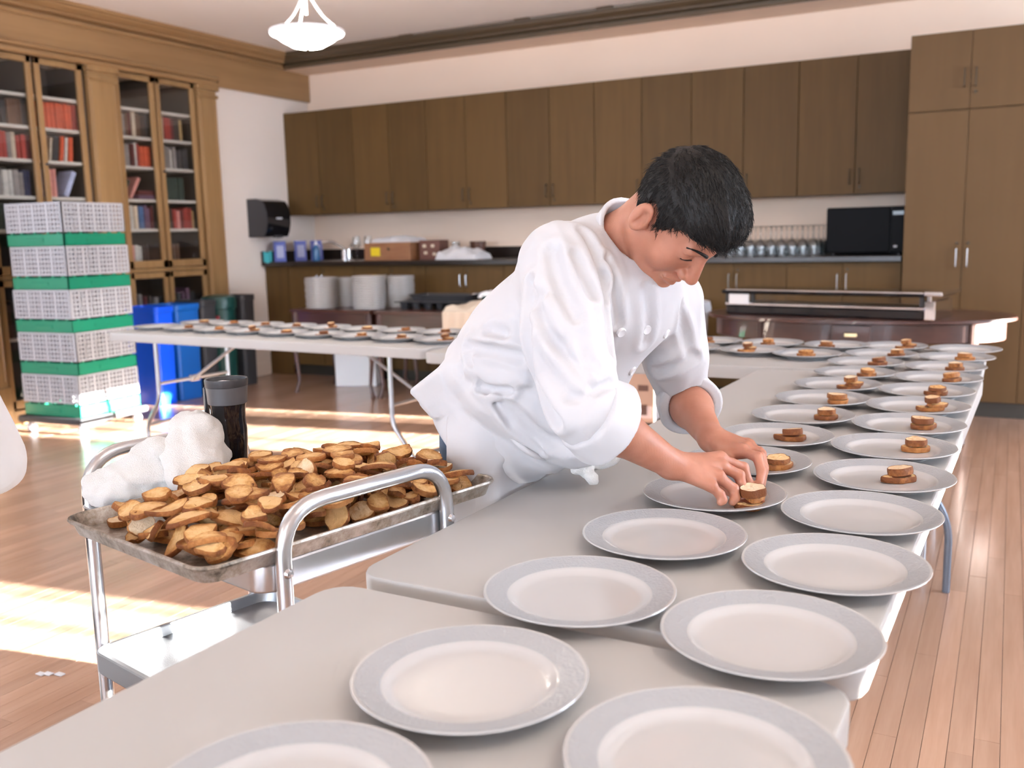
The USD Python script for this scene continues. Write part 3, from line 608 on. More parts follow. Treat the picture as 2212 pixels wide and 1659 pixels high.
obj('body', lathem([(0, 0), (.20, 0), (.21, .01), (.235, .70), (.225, .70), (.2, .02), (0, .02)], 30), GREYP, t); obj('rim', lathem([(.232, .69), (.258, .70), (.26, .73), (.25, .775), (.24, .775), (.228, .70)], 30), GREYP, t)

# ---------------------------------------------------------------- side tables, plate stacks and trays in front of the worktop
def side_table(x0, x1, label):
    t = thing('side_table', label, 'table', ((x0 + x1) / 2, 6.36, 0)); w = x1 - x0
    obj('top', boxm((-w / 2, -.28, .675), (w / 2, .28, .70), .005), MAHOG, t)
    for s_ in (-1, 1):
        obj('apron', boxm((-w / 2 + .05, s_ * .25, .575), (w / 2 - .05, s_ * .232, .675), .002), MAHOG, t); obj('apron', boxm((s_ * (w / 2 - .018), -.22, .575), (s_ * (w / 2 - .036), .22, .675), .002), MAHOG, t)
        for k in (-1, 1):
            x, y = s_ * (w / 2 - .03), k * .245
            obj('leg', tubem([(x, y, .675), (x, y, .56), (x + s_ * .022, y + k * .015, .46), (x + s_ * .008, y, .28), (x - s_ * .012, y, .10), (x + s_ * .012, y + k * .01, .02), (x + s_ * .02, y + k * .015, 0)], [.026, .028, .027, .018, .013, .016, .022], 12), MAHOG, t)
side_table(-5.27, -4.46, 'dark mahogany side table carrying the stacks of plates'); side_table(-4.42, -3.42, 'dark mahogany side table carrying the black muffin tins')

# the plate, made once
RIMM = mat('hammered_rim', {'tc': ('texture_coordinate', {}), 'v': ('voronoi_texture', {'scale': 230.0, 'feature': 'f1'}), 'b': ('bump', {'strength': .55, 'distance': .0012}), 'p': ('principled_bsdf', {'base_color': (.36, .37, .385), 'roughness': .22})},
           [('tc.object', 'v.vector'), ('v.distance', 'b.height'), ('b.normal', 'p.normal')])
def plate_parts(t, n=64):
    obj('plate_body', lathem([(0, .002), (.070, .002), (.074, 0), (.079, 0), (.082, .004), (.098, .009), (.134, .0195), (.1362, .0215), (.1355, .0228), (.1335, .0226), (.132, .0222), (.102, .0152), (.098, .0128), (.092, .0092), (.084, .0072), (.06, .0064), (0, .006)], n), CHINA, t, 50)
    obj('rim', lathem([(.1025, .0154), (.104, .0164), (.118, .0192), (.132, .0228), (.1318, .0222), (.1025, .0150)], n), RIMM, t, 50, label='grey hammered rim')
# plate positions
RC = [(-.237, .829), (-.244, 1.141), (-.213, 1.431), (-.214, 1.717), (-.208, 2.000), (-.219, 2.286), (-.212, 2.570), (-.213, 2.850), (-.211, 3.127), (-.196, 3.412), (-.190, 3.690), (-.167, 3.975), (-.148, 4.252)]
LC = [(-.555, .598), (-.527, .880), (-.519, 1.175), (-.492, 1.466), (-.486, 1.748), (-.491, 2.030), (-.490, 2.318), (-.482, 2.605), (-.478, 2.885), (-.478, 3.168), (-.466, 3.450), (-.468, 3.732), (-.445, 4.010)]
CBACK = [(-2.04, 4.30), (-1.76, 4.295), (-1.48, 4.29), (-1.205, 4.283), (-.930, 4.278), (-.652, 4.262), (-.425, 4.286 - .0)]
CFRONT = [(-2.05, 3.985), (-1.77, 3.985), (-1.49, 3.99), (-1.23, 4.0), (-.950, 4.0), (-.718, 3.935)]
TZ = .741
pl = []   # (x, y, label, group, toast or None)
nR, nL = len(RC), len(LC)
PT = ['empty white plate', 'white plate with a canape']
RT = {4: (-.179, 2.016), 5: (-.173, 2.313), 6: (-.177, 2.585), 7: (-.174, 2.849), 8: (-.181, 3.128), 9: (-.156, 3.422), 10: (-.158, 3.69), 11: (-.138, 3.98), 12: None}
LT = {4: (-.405, 1.718), 5: (-.425, 2.03), 6: (-.456, 2.325), 7: (-.423, 2.624), 8: (-.431, 2.881), 9: (-.436, 3.16), 10: (-.423, 3.453), 11: (-.423, 3.752), 12: (-.385, 4.024)}
for i, c in enumerate(RC): pl.append((*c, f'{PT[0 if i < 4 or i == 12 else 1]}, {ORD[i + 1]} from the near end, right-hand row of the long table', 'plates on the long table', RT.get(i)))
for i, c in enumerate(LC): pl.append((*c, (f'{PT[0 if i < 4 else 1]}, {ORD[i + 1]} from the near end, left-hand row of the long table' if i != 4 else 'white plate with a hammered rim on which the chef sets a toast'), 'plates on the long table', LT.get(i)))
for i, c in enumerate(CBACK[:6]): pl.append((*c, f'{PT[1]}, {ORD[6 - i]} from right, back row on the table behind the chef', 'plates on the cross table behind the chef', {0: (-2.03, 4.28), 1: (-1.75, 4.27), 2: (-1.48, 4.27), 3: (-1.225, 4.262), 4: (-.948, 4.268), 5: (-.690, 4.240)}[i]))
pl.append((-.425, 4.288, f'{PT[1]}, at the corner where the cross table meets the long table', 'plates on the cross table behind the chef', (-.375, 4.285)))
for i, c in enumerate(CFRONT): pl.append((*c, f'{PT[1]}, {ORD[6 - i]} from right, front row on the table behind the chef', 'plates on the cross table behind the chef', {0: (-2.03, 3.97), 1: (-1.75, 3.97), 2: (-1.47, 3.98), 3: (-1.235, 3.99), 4: (-.972, 3.998), 5: (-.716, 3.918)}[i]))
AU, AN = np.array([.9977, -.0683]), np.array([.0683, .9977]); AO = np.array([-4.806, 3.897])
for row, d0, n in (('front', .25, 9), ('back', .555, 9)):
    for i in range(n):
        s_ = .15 + .268 * i + (.05 if row == 'back' else 0); c = AO + AU * s_ + AN * d0
        tq = c + AU * .045 + AN * -.02
        pl.append((c[0], c[1], f'{PT[1]}, {ORD[i + 1]} from left, {row} row of the left table', 'plates on the left cross table', None if (row == 'front' and i == 0) else tuple(tq)))
first_plate = None
for (x, y, lab, grp, tq) in pl:
    if first_plate is None: first_plate = thing('plate', lab, 'plate', (x, y, TZ), 0, grp); plate_parts(first_plate)
    else: dup(first_plate, (x, y, TZ), 0, lab, grp)
# stacks: plain white plates
sp = thing('stack_plate', 'white plate, lowest of the front left stack on the side table', 'plate', (-5.06, 6.25, .701), 0, 'plates of the front left stack')
obj('plate_body', lathem([(0, .001), (.075, 0), (.08, .002), (.118, .0035), (.133, .0050), (.1345, .0085), (.1335, .0118), (.130, .0124), (.09, .007), (0, .006)], 28), CHINA, sp, 50)
for (x, y, n, nm) in ((-5.06, 6.25, 20, 'front left'), (-4.98, 6.51, 19, 'back left'), (-4.575, 6.25, 21, 'front right'), (-4.47, 6.515, 20, 'back right')):
    for k in range(n):
        if nm == 'front left' and k == 0: continue
        dup(sp, (x + br.uniform(-.003, .003), y + br.uniform(-.003, .003), .701 + .0128 * k), 0, f'white plate, {ORD[k + 1]} from the bottom of the {nm} stack on the side table', f'plates of the {nm} stack')
t = thing('muffin_tin', 'black muffin tin lying on the right mahogany side table', 'baking tin', (-4.02, 6.42, .70), .05)
obj('tray', boxm((-.33, -.15, .055), (.33, .15, .063), .003), BLKMAT, t)
for i in range(6):
    for j in range(2): obj('cup', lathem([(0, 0), (.03, 0), (.043, .055), (.040, .055), (.028, .004), (0, .004)], 16, (-.275 + .11 * i, -.07 + .14 * j, 0)), BLKMAT, t)
t = thing('roasting_tray', 'black roasting tray resting on top of the muffin tin', 'tray', (-3.98, 6.45, .7635), -.03)
obj('tray', loft([np.c_[rring(.52, .24, .03), np.full(24, z)] if False else np.c_[rring(w, d, .03), np.full(24, z)] for w, d, z in ((.50, .22, 0), (.54, .26, .045), (.56, .28, .047), (.535, .255, .045), (.495, .215, .004))]), BLKMAT, t); obj('handle', tubem(bend([(.27, -.06, .045), (.31, -.06, .06), (.31, .06, .06), (.27, .06, .045)], .02, 3), .005, 8), CHROME, t)
t = thing('tablecloth', 'beige linen cloth bunched on the end of the right mahogany side table', 'cloth', (-3.60, 6.24, .701))
obj('bunch', cloth_lump(.40, .30, .075, 21), LINEN, t, True)
n_ = 14; g = [(-.18 + .36 * i / n_) for i in range(n_ + 1)]; P_ = [(x, -.165 - .006 * math.sin(i * 1.9), z) for z in (.004, -.06, -.15) for i, x in enumerate(g)]; P2 = [(x, y - .004, z) for x, y, z in P_]; k = n_ + 1; N_ = len(P_)
f = [[r_ * k + i, r_ * k + i + 1, (r_ + 1) * k + i + 1, (r_ + 1) * k + i] for r_ in range(2) for i in range(n_)]
obj('hanging_edge', (np.array(P_ + P2), np.vstack([np.array(f), np.array(f)[:, ::-1] + N_])), LINEN, t, True)
t = thing('green_bowl', 'dark green bowl heaped with crumpled white paper behind the beige cloth', 'bowl', (-3.56, 6.52, .701))
obj('bowl', lathem([(0, 0), (.06, 0), (.10, .05), (.125, .10), (.12, .10), (.09, .05), (0, .01)], 24), DKGREEN, t); v, f = cloth_lump(.2, .2, .06, 33); obj('paper', (v + [0, 0, .085], f), WHITE, t, True)
t = thing('white_carton', 'white carton on the floor under the mahogany side tables', 'carton', (-5.03, 6.68, 0), .35)
obj('box', boxm((-.18, -.13, 0), (.18, .13, .40), .003), WHITE, t); obj('flap', boxm((-.178, -.128, .40), (.178, 0, .404)), WHITE, t)

# ---------------------------------------------------------------- bins and rack stack on the left
def slim_bin(x0, x1, y0, y1, h, mt, label):
    t = thing('recycling_bin', label, 'bin', ((x0 + x1) / 2, (y0 + y1) / 2, 0)); w, d = x1 - x0, y1 - y0; R = []
    for s_, z in ((.86, 0), (.88, .012), (.95, h - .05), (1.0, h - .045), (1.0, h), (.96, h), (.93, h - .04), (.84, .02)): R.append(np.c_[rring(w * s_, d * s_, .03), np.full(24, z)])
    obj('body', loft(R), mt, t, 30); obj('handle_lip', boxm((w * .47, -d * .25, h - .03), (w * .505, d * .25, h - .012), .004), mt, t); return t
slim_bin(-6.195, -5.83, 5.19, 5.39, .775, BLUEP, 'bright blue slim recycling bin standing nearest the rack stack'); slim_bin(-6.195, -5.85, 5.41, 5.68, .775, BLUEP2, 'mid-blue slim recycling bin right of the bright blue one'); slim_bin(-6.195, -5.87, 5.71, 5.89, .79, BLKMAT, 'black slim bin between the mid-blue bin and the green can')
t = thing('round_bin', 'dark green round rubbish can with a small red label', 'bin', (-6.03, 6.06, 0))
obj('can', lathem([(0, 0), (.11, 0), (.12, .01), (.138, .70), (.13, .70), (.11, .02), (0, .02)], 28), DKGREEN, t); obj('lid', lathem([(.136, .69), (.15, .70), (.152, .76), (.14, .80), (.06, .815), (0, .815)], 28), DKGREEN, t)
obj('label', boxm((.085, -.13, .62), (.115, -.115, .645), .002), pm('red_label', (.5, .06, .08), .5), t, label='small red label')
slim_bin(-6.195, -5.92, 6.23, 6.40, .80, BLKMAT, 'black bin at the far right of the row by the wall')
D0 = (-5.72, 4.40, 0); DA = .07
t = thing('rack_dolly', 'black wheeled dolly under the stack of glass racks', 'dolly', D0, DA)
obj('deck', boxm((-.30, -.30, .075), (.30, .30, .118), .01), BLKMAT, t)
for x in (-.24, .24):
    for y in (-.24, .24):
        m = MB(); m.tube([(x - .014, y, .032), (x + .014, y, .032)], .031, 16); obj('castor', m, GREYP, t); obj('fork', boxm((x - .02, y - .012, .045), (x + .02, y + .012, .076), .003), STEEL, t)
def rack():
    lab = '{} glass rack on the dolly, white lattice with green base'
    t = thing('glass_rack', lab.format('bottom'), 'glass rack', (D0[0], D0[1], .119), DA, 'glass racks stacked on the dolly'); s_ = .262
    m = MB()
    for k in range(4):
        q = MB(); q.box((-s_, -s_, .004), (s_, -s_ + .012, .082), .002)
        for x in (-.21, -.12, .0, .12, .21): q.box((x - .012, -s_, .082), (x + .012, -s_ + .012, .093), .002)
        q.box((-.08, -s_ - .004, .03), (.08, -s_, .055), .002)
        m.add(*q.moved(rz=k * PI / 2).get())
    for k in range(9): m.box((-s_, -.24 + .06 * k - .004, .006), (s_, -.24 + .06 * k + .004, .016)); m.box((-.24 + .06 * k - .004, -s_, .006), (-.24 + .06 * k + .004, s_, .016))
    obj('base', m, GREENP, t, False, label='green base with handle slots')
    for k in range(4):
        q = MB(); z0, z1 = .094, .283
        for i in range(7): q.box((-s_ + .001, -s_ + .003, z0 + i * (z1 - z0 - .012) / 6), (s_ - .001, -s_ + .012, z0 + i * (z1 - z0 - .012) / 6 + (.015 if i in (0, 6) else .012)))
        for i in range(17): x = -s_ + .012 + i * (2 * s_ - .024) / 16; q.box((x - .006 if i % 4 else x - .012, -s_, z0), (x + .006 if i % 4 else x + .012, -s_ + .010, z1))
        obj('lattice_wall', q.moved(rz=k * PI / 2), RACKG, t, False)
    m = MB()
    for k in range(1, 6): m.box((-s_ + .014, -s_ + k * .0873, .10), (s_ - .014, -s_ + k * .0873 + .003, .27)); m.box((-s_ + k * .0873, -s_ + .014, .10), (-s_ + k * .0873 + .003, s_ - .014, .27))
    obj('divider_grid', m, RACKG, t, False); return t, lab
rk, lab = rack()
for i, w in enumerate(('second from bottom', 'middle', 'second from top', 'topmost')): dup(rk, (D0[0] + br.uniform(-.004, .004), D0[1] + br.uniform(-.004, .004), .119 + .2845 * (i + 1)), DA + br.uniform(-.012, .012), lab.format(w))

# ---------------------------------------------------------------- pendant lamps
def pendant(x, y, z, label):
    t = thing('pendant_lamp', label, 'lamp', (x, y, z))
    obj('bowl', lathem([(0, -.092), (.03, -.091), (.09, -.078), (.15, -.045), (.178, -.022), (.205, -.012), (.21, 0), (.208, .004)], 40), LAMPM, t, 50); obj('bowl_inside', lathem([(.207, .004), (.2, .006), (.17, -.012), (.09, -.065), (0, -.08)], 40), LAMPI, t, 50)
    obj('rim_band', lathem([(.206, -.006), (.214, -.002), (.214, .010), (.206, .012), (.2, .006)], 40), WHITE, t, 50)
    top = ZC - z
    obj('stem', tubem([(0, 0, .10), (0, 0, top - .03)], .008, 10), WHITE, t); obj('canopy', lathem([(0, top - .035), (.05, top - .03), (.065, top), (0, top)], 20), WHITE, t)
    for k in range(3):
        a = .5 + k * 2 * PI / 3; obj('arm', tubem(bend([(.19 * math.cos(a), .19 * math.sin(a), .006), (.09 * math.cos(a), .09 * math.sin(a), .09), (0, 0, .24)], .08), .006, 8), WHITE, t); obj('clip', boxm((.185 * math.cos(a) - .012, .185 * math.sin(a) - .012, 0), (.185 * math.cos(a) + .012, .185 * math.sin(a) + .012, .018), .003), NICKEL, t)
    obj('finial', lathem([(0, -.105), (.008, -.10), (.012, -.09), (0, -.088)], 12), NICKEL, t)
pendant(-3.63, 4.48, 2.43, 'white glass bowl pendant lamp hanging from the ceiling at the top left')
for i, (x, y) in enumerate(((2.2, 4.48), (-3.63, .9), (.95, .9), (-3.63, -2.8), (.95, -2.8), (-3.63, -6.4), (.95, -6.4))): pendant(x, y, 2.43, f'white glass bowl pendant lamp outside the view, {ORD[i + 1]} of seven further along the hall')

# ---------------------------------------------------------------- folding tables
def folding(name_label, cx, cy, L, rz, legs):
    t = thing('folding_table', name_label, 'folding table', (cx, cy, 0), rz)
    W = .762
    obj('top', slab(L, W, .05, .716, .741, .006), TABLE, t, 40)
    R = [np.c_[rring(L - 2 * i, W - 2 * i, .05 - i), np.full(24, z)] for i, z in ((.006, .728), (.0, .722), (.001, .694), (.004, .690), (.012, .690), (.014, .716))]
    obj('edge_skirt', loft(R, False, False), TABLE, t, 40)
    for s_ in (-1, 1):
        x0 = s_ * (L / 2 - (.30 if legs == 'kick' else .09))
        for y in (-.27, .27):
            if legs == 'kick': p = bend([(x0, y, .715), (x0, y, .33), (x0 + s_ * .13, y, .17), (x0 + s_ * .13, y, 0)], .05)
            else: p = bend([(x0, y * .45, .715), (x0, y * .45, .56), (x0, y * 1.12, .25), (x0, y * 1.12, 0)], .07)
            obj('leg', tubem(p, .0125, 12), GREYTUBE if legs == 'kick' else DKSTEEL, t)
        if legs == 'kick':
            obj('cross_bar', tubem([(x0, -.27, .43), (x0, .27, .43)], .009, 10), GREYTUBE, t); obj('cross_bar', tubem([(x0 + s_ * .128, -.27, .17), (x0 + s_ * .128, .27, .17)], .0125, 10), GREYTUBE, t)
            obj('brace', tubem([(x0, 0, .43), (x0 - s_ * .50, 0, .71)], .009, 10), GREYTUBE, t); obj('brace_clip', boxm((x0 - .016, -.03, .412), (x0 + .016, .03, .448), .003), STEEL, t)
        else:
            obj('cross_bar', tubem([(x0, -.12, .56), (x0, .12, .56)], .010, 10), DKSTEEL, t); obj('brace', tubem([(x0, 0, .56), (x0 - s_ * .45, 0, .712)], .009, 10), DKSTEEL, t)
    return t
folding('white folding table nearest the viewer at the bottom of the picture', -.548, -.13, 2.44, PI / 2 - .030, 'wish')
folding('long white folding table the chef leans over, receding to the back', -.477, 2.350, 2.44, PI / 2 - .028, 'wish')
folding('white folding table across the left, with metal legs, in front of the bins', -3.593, 4.196, 2.38, -.0683, 'kick')
folding('white folding table across the back right behind the chef', -1.22, 4.00, 2.30, .0, 'kick')
# ---------------------------------------------------------------- toast: canapes on the plates, crostini heaped on the sheet pan
def toastmat(name, light, mid, dark, edge=(-.12, .30)):
    return mat(name, {'tc': ('texture_coordinate', {}), 'n': ('noise_texture', {'scale': 75.0, 'detail': 5.0, 'roughness': .6}), 'n2': ('noise_texture', {'scale': 260.0, 'detail': 4.0, 'roughness': .65}),
        'ln': ('vector_math', {'math_type': 'length'}), 'mr': ('map_range', {'from_min': .012, 'from_max': .036, 'to_min': edge[0], 'to_max': edge[1]}), 'oi': ('object_info', {}), 'mo': ('map_range', {'from_min': 0., 'from_max': 1., 'to_min': -.22, 'to_max': .22}),
        'a': ('math', {'math_type': 'add'}), 'a2': ('math', {'math_type': 'add'}), 'r': ('rgb_ramp', {'ramp': [(.30, light), (.55, mid), (.82, dark)]}), 'b': ('bump', {'strength': .9, 'distance': .0028}), 'p': ('principled_bsdf', {'roughness': .6, 'specular_ior_level': .35})},
        [('tc.object', 'n.vector'), ('tc.object', 'n2.vector'), ('tc.object', 'ln.vector1'), ('ln.value', 'mr.value'), ('oi.random', 'mo.value'), ('n.fac', 'a.value1'), ('mr.result', 'a.value2'), ('a.value', 'a2.value1'), ('mo.result', 'a2.value2'), ('a2.value', 'r.fac'), ('r.color', 'p.base_color'), ('n2.fac', 'b.height'), ('b.normal', 'p.normal')])
CRUMB = toastmat('toasted_crumb', (.80, .52, .24), (.62, .33, .11), (.30, .11, .028))
CRUST = toastmat('toasted_crust', (.52, .23, .07), (.36, .135, .035), (.18, .055, .014))
CRUMB2 = toastmat('canape_crumb', (.80, .55, .28), (.66, .37, .14), (.36, .14, .04), (-.05, -.03))
PALE2 = toastmat('canape_top', (.86, .70, .50), (.80, .58, .36), (.58, .30, .11), (-.10, -.06))
PALE = toastmat('pale_crumb', (.82, .66, .46), (.76, .55, .33), (.55, .29, .11))
def slice_parts(w, d, t, seed, curl=0.0, n=26):
    """(crumb faces, crust band) of an irregular oval slice lying at z 0..t"""
    r = np.random.default_rng(seed); th = np.arange(n) * 2 * PI / n
    rad = 1 + .09 * np.cos(2 * th + r.uniform(0, 6)) + .07 * np.cos(3 * th + r.uniform(0, 6)) + .045 * np.cos(5 * th + r.uniform(0, 6)) + .03 * r.normal(size=n)
    ex = np.c_[np.cos(th) * rad * w / 2, np.sin(th) * rad * d / 2]
    def ring(k, z, nz=0):
        xy = ex * k; zz = z + curl * ((xy[:, 0] / (w / 2)) ** 2) * .5 + nz * r.normal(size=n); return np.c_[xy, zz]
    top = [ring(.965, t * .97), ring(.9, t * .90, .0004), ring(.65, t * .88, .0007), ring(.35, t * .9, .0008), ring(.1, t * .9, .0004)]
    bot = [ring(.1, t * .06, .0003), ring(.5, t * .08, .0005), ring(.85, t * .06, .0004), ring(.96, t * .02)]
    crumb = MB(); crumb.add(*loft(top, False, True)); crumb.add(*loft(bot, True, False))
    crust = MB(); crust.add(*loft([ring(.93, t * .03), ring(.985, t * .02), ring(1.02, t * .25, .0003), ring(1.03, t * .6, .0003), ring(1.0, t * .95), ring(.975, t * 1.0), ring(.93, t * .90)], False, False))
    return crumb, crust
def put(mb, M): 
    v, f = mb.get(); return v @ np.asarray(M)[:3, :3].T + np.asarray(M)[:3, 3], f
def rotm(rx=0, ry=0, rz=0, t=(0, 0, 0)):
    M = np.eye(4); M[:3, :3] = trimesh.transformations.euler_matrix(rx, ry, rz)[:3, :3]; M[:3, 3] = t; return M
cr = np.random.default_rng(21)
CAN = []
for k in range(6):
    def make(label, loc, rz, grp, k=k):
        c = thing('canape', label, 'canape', loc, rz, grp); r = np.random.default_rng(50 + k)
        lay = [(.068, .046, .012, (0, 0, 0), 0, 0, CRUMB2), (.054, .045, .015, (.004 * r.normal(), .003, .0128), .06 * r.normal(), r.uniform(0, 3), PALE2)]
        if k in (1, 3): lay = [(.066, .044, .011, (-.008, -.002, 0), 0, .2, CRUMB2), (.058, .036, .010, (.010, .006, .0115), .12, .9, CRUMB2), (.050, .042, .016, (.0, -.002, .024), -.12, 2.0, PALE2)]
        if k == 4: lay = [(.070, .046, .012, (0, 0, 0), 0, 0, PALE2), (.060, .040, .012, (.0, .002, .0130), .1, .3, CRUMB2)]
        for q, (w, d, t_, at, tilt, rr, mm) in enumerate(lay):
            a, b = slice_parts(w, d, t_, 300 + 10 * k + q, .002); M = rotm(tilt, 0, rr, at)
            s_ = obj('crust', put(b, M), CRUST, c, 40); obj('crumb', put(a, M), mm, s_, 40)
        obj('filling', cloth_lump(.038, .030, .004, 60 + k, 12, base=.0122), pm('filling_%d' % k, [(.62, .50, .36), (.35, .12, .06)][k % 2], .5), c, True)
        return c
    CAN.append((make, [None]))
for i, (x, y, lab, grp, tq) in enumerate(pl):
    if tq is None: continue
    held = 'sets a toast' in lab
    where = lab.split(', ', 1)[1] if ', ' in lab else ''
    l = 'stacked toast canape being set down by the chef' if held else f'toast canape on the plate {where}'
    k = 1 if held else [0, 2, 3, 4, 5][i % 5]
    mk, c = CAN[k]; loc = (tq[0], tq[1], TZ + .0068); rz = cr.uniform(-.5, .5) + .4
    if c[0] is None: c[0] = mk(l, loc, rz, 'canapes on the plates')
    else: dup(c[0], loc, rz, l, 'canapes on the plates')

# ---------------------------------------------------------------- steel cart
CU, CV, CO = np.array([.2212, .9752, 0]), np.array([-.9752, .2212, 0]), np.array([-.983, 1.086, 0])
CA = math.atan2(CU[1], CU[0]) - PI / 2     # local y = along, local -x = across
def C3(u, v, z): return CO + CU * u + CV * v + [0, 0, z]
t = thing('service_cart', 'stainless steel service cart with tubular handles beside the long table', 'cart', tuple(CO), CA)
LU, LV = .364, .64
def tray(z0, z1):
    x0, y0 = -LV / 2, LU / 2; R = []
    for w, d, z in ((LV - .03, LU + .06, z0), (LV - .026, LU + .064, z0 + .004), (LV - .026, LU + .064, z1 - .003), (LV - .03, LU + .06, z1), (LV - .046, LU + .044, z1), (LV - .05, LU + .04, z1 - .003), (LV - .056, LU + .034, z1 - .022), (LV - .09, LU, z1 - .026)): R.append(np.c_[rring(w, d, .035), np.full(24, z)] + [x0, y0, 0])
    return loft(R)
obj('upper_shelf', tray(.712, .758), STEEL, t, 30); obj('middle_shelf', tray(.412, .457), SHELFST, t, 30); obj('lower_shelf', tray(.15, .195), SHELFST, t, 30)
for x, nm in ((0.0, 'near'), (-LV, 'far')):
    p = bend([(x, 0, .09), (x, 0, .848), (x, LU, .848), (x, LU, .09)], .085, 8)
    obj('handle_frame', tubem(p, .0135, 16), STEEL, t, 60)
    for y in (0, LU):
        m = MB(); m.tube([(x, y - .012, .04), (x, y + .012, .04)] if False else [(x - .012, y, .04), (x + .012, y, .04)], .04, 18); obj('castor', m, BLKMAT, t); obj('castor_fork', boxm((x - .018, y - .014, .045), (x + .018, y + .014, .095), .003), STEEL, t)
        v, f = lathem([(0, .006), (.006, .005), (.009, 0)], 12); s_ = 1 if x == 0 else -1
        obj('rivet', (np.c_[s_ * v[:, 2], v[:, 1], v[:, 0]] + [x + s_ * .0125, y, .747], f), CHROME, t)
PANM = mat('sheet_pan_metal', {'tc': ('texture_coordinate', {}), 'n': ('noise_texture', {'scale': 14.0, 'detail': 7.0, 'roughness': .72}), 'r': ('rgb_ramp', {'ramp': [(.36, (.06, .045, .03)), (.47, (.30, .25, .20)), (.6, (.52, .49, .46))]}), 'm': ('map_range', {'from_min': .36, 'from_max': .6, 'to_min': .1, 'to_max': .85}), 'p': ('principled_bsdf', {'roughness': .36})},
           [('tc.object', 'n.vector'), ('n.fac', 'r.fac'), ('r.color', 'p.base_color'), ('n.fac', 'm.value'), ('m.result', 'p.metallic')])
BURNT = pm('burnt_pan', (.03, .026, .022), .5, .3, vary=(60, (.16, .14, .12), .55, .7))
PC = np.array([-1.165, 1.324]); PA = -.228
t = thing('sheet_pan', 'large worn aluminium sheet pan heaped with crostini on the cart', 'baking sheet', (*PC, .7585), PA)
obj('pan', loft([np.c_[rring(w, d, r_), np.full(24, z)] for w, d, r_, z in ((.43, .632, .03, 0), (.445, .648, .035, .022), (.455, .658, .038, .0225), (.459, .662, .04, .026), (.456, .659, .039, .0295), (.449, .652, .036, .0298), (.444, .647, .034, .026), (.428, .630, .028, .003), (.40, .60, .02, .002))]), PANM, t, 40)
# heap: drop slices one by one on a height map
PR = []
for k in range(14):
    w, d, th_ = cr.uniform(.048, .074), cr.uniform(.032, .044), cr.uniform(.0085, .0115)
    PR.append((w, d, th_, *slice_parts(w, d, th_, 700 + k, cr.uniform(-.006, .018), 22), PALE if k == 3 else CRUMB))
G = .004; gx, gy = np.arange(-.21, .2101, G), np.arange(-.312, .3121, G); HM = np.full((len(gx), len(gy)), .0032); GXX, GYY = np.meshgrid(gx, gy, indexing='ij')
cand = []
while len(cand) < 400:
    x, y = cr.uniform(-.19, .19), cr.uniform(-.295, .295)
    e = ((x / .18) ** 2 + (y / .28) ** 2)
    want = 1.0 - .28 * e
    if x < -.08 and y < -.14: want *= .3          # the bare corner by the towel
    if cr.random() < want: cand.append((x, y))
cand.sort(key=lambda c: cr.random() + .0)
protos, placed, crumbs = {}, [], {k: (q[3], q[4]) for k, q in enumerate(PR)}
PM = np.eye(4); PM[:3, :3] = trimesh.transformations.euler_matrix(0, 0, PA)[:3, :3]; PM[:3, 3] = [*PC, .7585]
for i, (x, y) in enumerate(cand):
    k = int(cr.integers(len(PR))) if cr.random() > .05 else 3; w, d, th_, crumb, crust, mm = PR[k]
    a = cr.uniform(0, 2 * PI); steep = cr.random() < .55
    tx, ty = (cr.normal() * .65, cr.normal() * .45) if steep and i > 45 else (cr.normal() * .17, cr.normal() * .17)
    R = trimesh.transformations.euler_matrix(tx, ty, a)[:3, :3]
    if cr.random() < .5: R = R @ np.diag([1, -1, -1]); off = np.array([0, 0, 0])
    v = np.vstack([crumb.get()[0], crust.get()[0]]) @ R.T
    m = [max(-.2 - (v[:, 0].min() + x), 0), max(-.3 - (v[:, 1].min() + y), 0)]; x += m[0] - max(v[:, 0].max() + x - .2, 0); y += m[1] - max(v[:, 1].max() + y - .3, 0)
    ix = np.clip(np.round((v[:, 0] + x - gx[0]) / G).astype(int), 0, len(gx) - 1); iy = np.clip(np.round((v[:, 1] + y - gy[0]) / G).astype(int), 0, len(gy) - 1)
    z = np.quantile(HM[ix, iy] - v[:, 2], .93)
    z = max(z, .003 - v[:, 2].min())
    if z + v[:, 2].max() > .098 - .15 * (x * x / .03 + y * y / .07) * .1: continue
    np.maximum.at(HM, (ix, iy), v[:, 2] + z)
    T = np.eye(4); T[:3, :3] = R; T[:3, 3] = [x, y, z]
    where = ('near' if y < -.1 else 'middle' if y < .1 else 'far') + ' ' + ('left' if x < -.065 else 'centre' if x < .065 else 'right')
    placed.append((k, mm, PM @ T, ('bottom' if z < .018 else 'top' if z > .042 else 'middle', where), x))
groups = {}
for q in placed: groups.setdefault(q[3], []).append(q[4])
for k, mm, M, zone, x in placed:
    UM = Gf.Matrix4d(*M.T.ravel().tolist())
    lab = f'{"golden" if mm is CRUMB else "pale"} crostini, {ORD[sorted(groups[zone]).index(x) + 1]} from left among {zone[0]} ones, {zone[1]} of the pan'
    if k not in protos:
        p = UsdGeom.Xform.Define(stage, free('/World', 'crostini')); p.AddTransformOp(opSuffix='put').Set(UM); p = tag(p.GetPrim(), lab, 'crostini', 'crostini heaped on the sheet pan')
        obj('crumb', crumbs[k][0], mm, p, 40); obj('crust', crumbs[k][1], CRUST, p, 40); protos[k] = p
    else: dup(protos[k], None, 0, lab, M=UM)
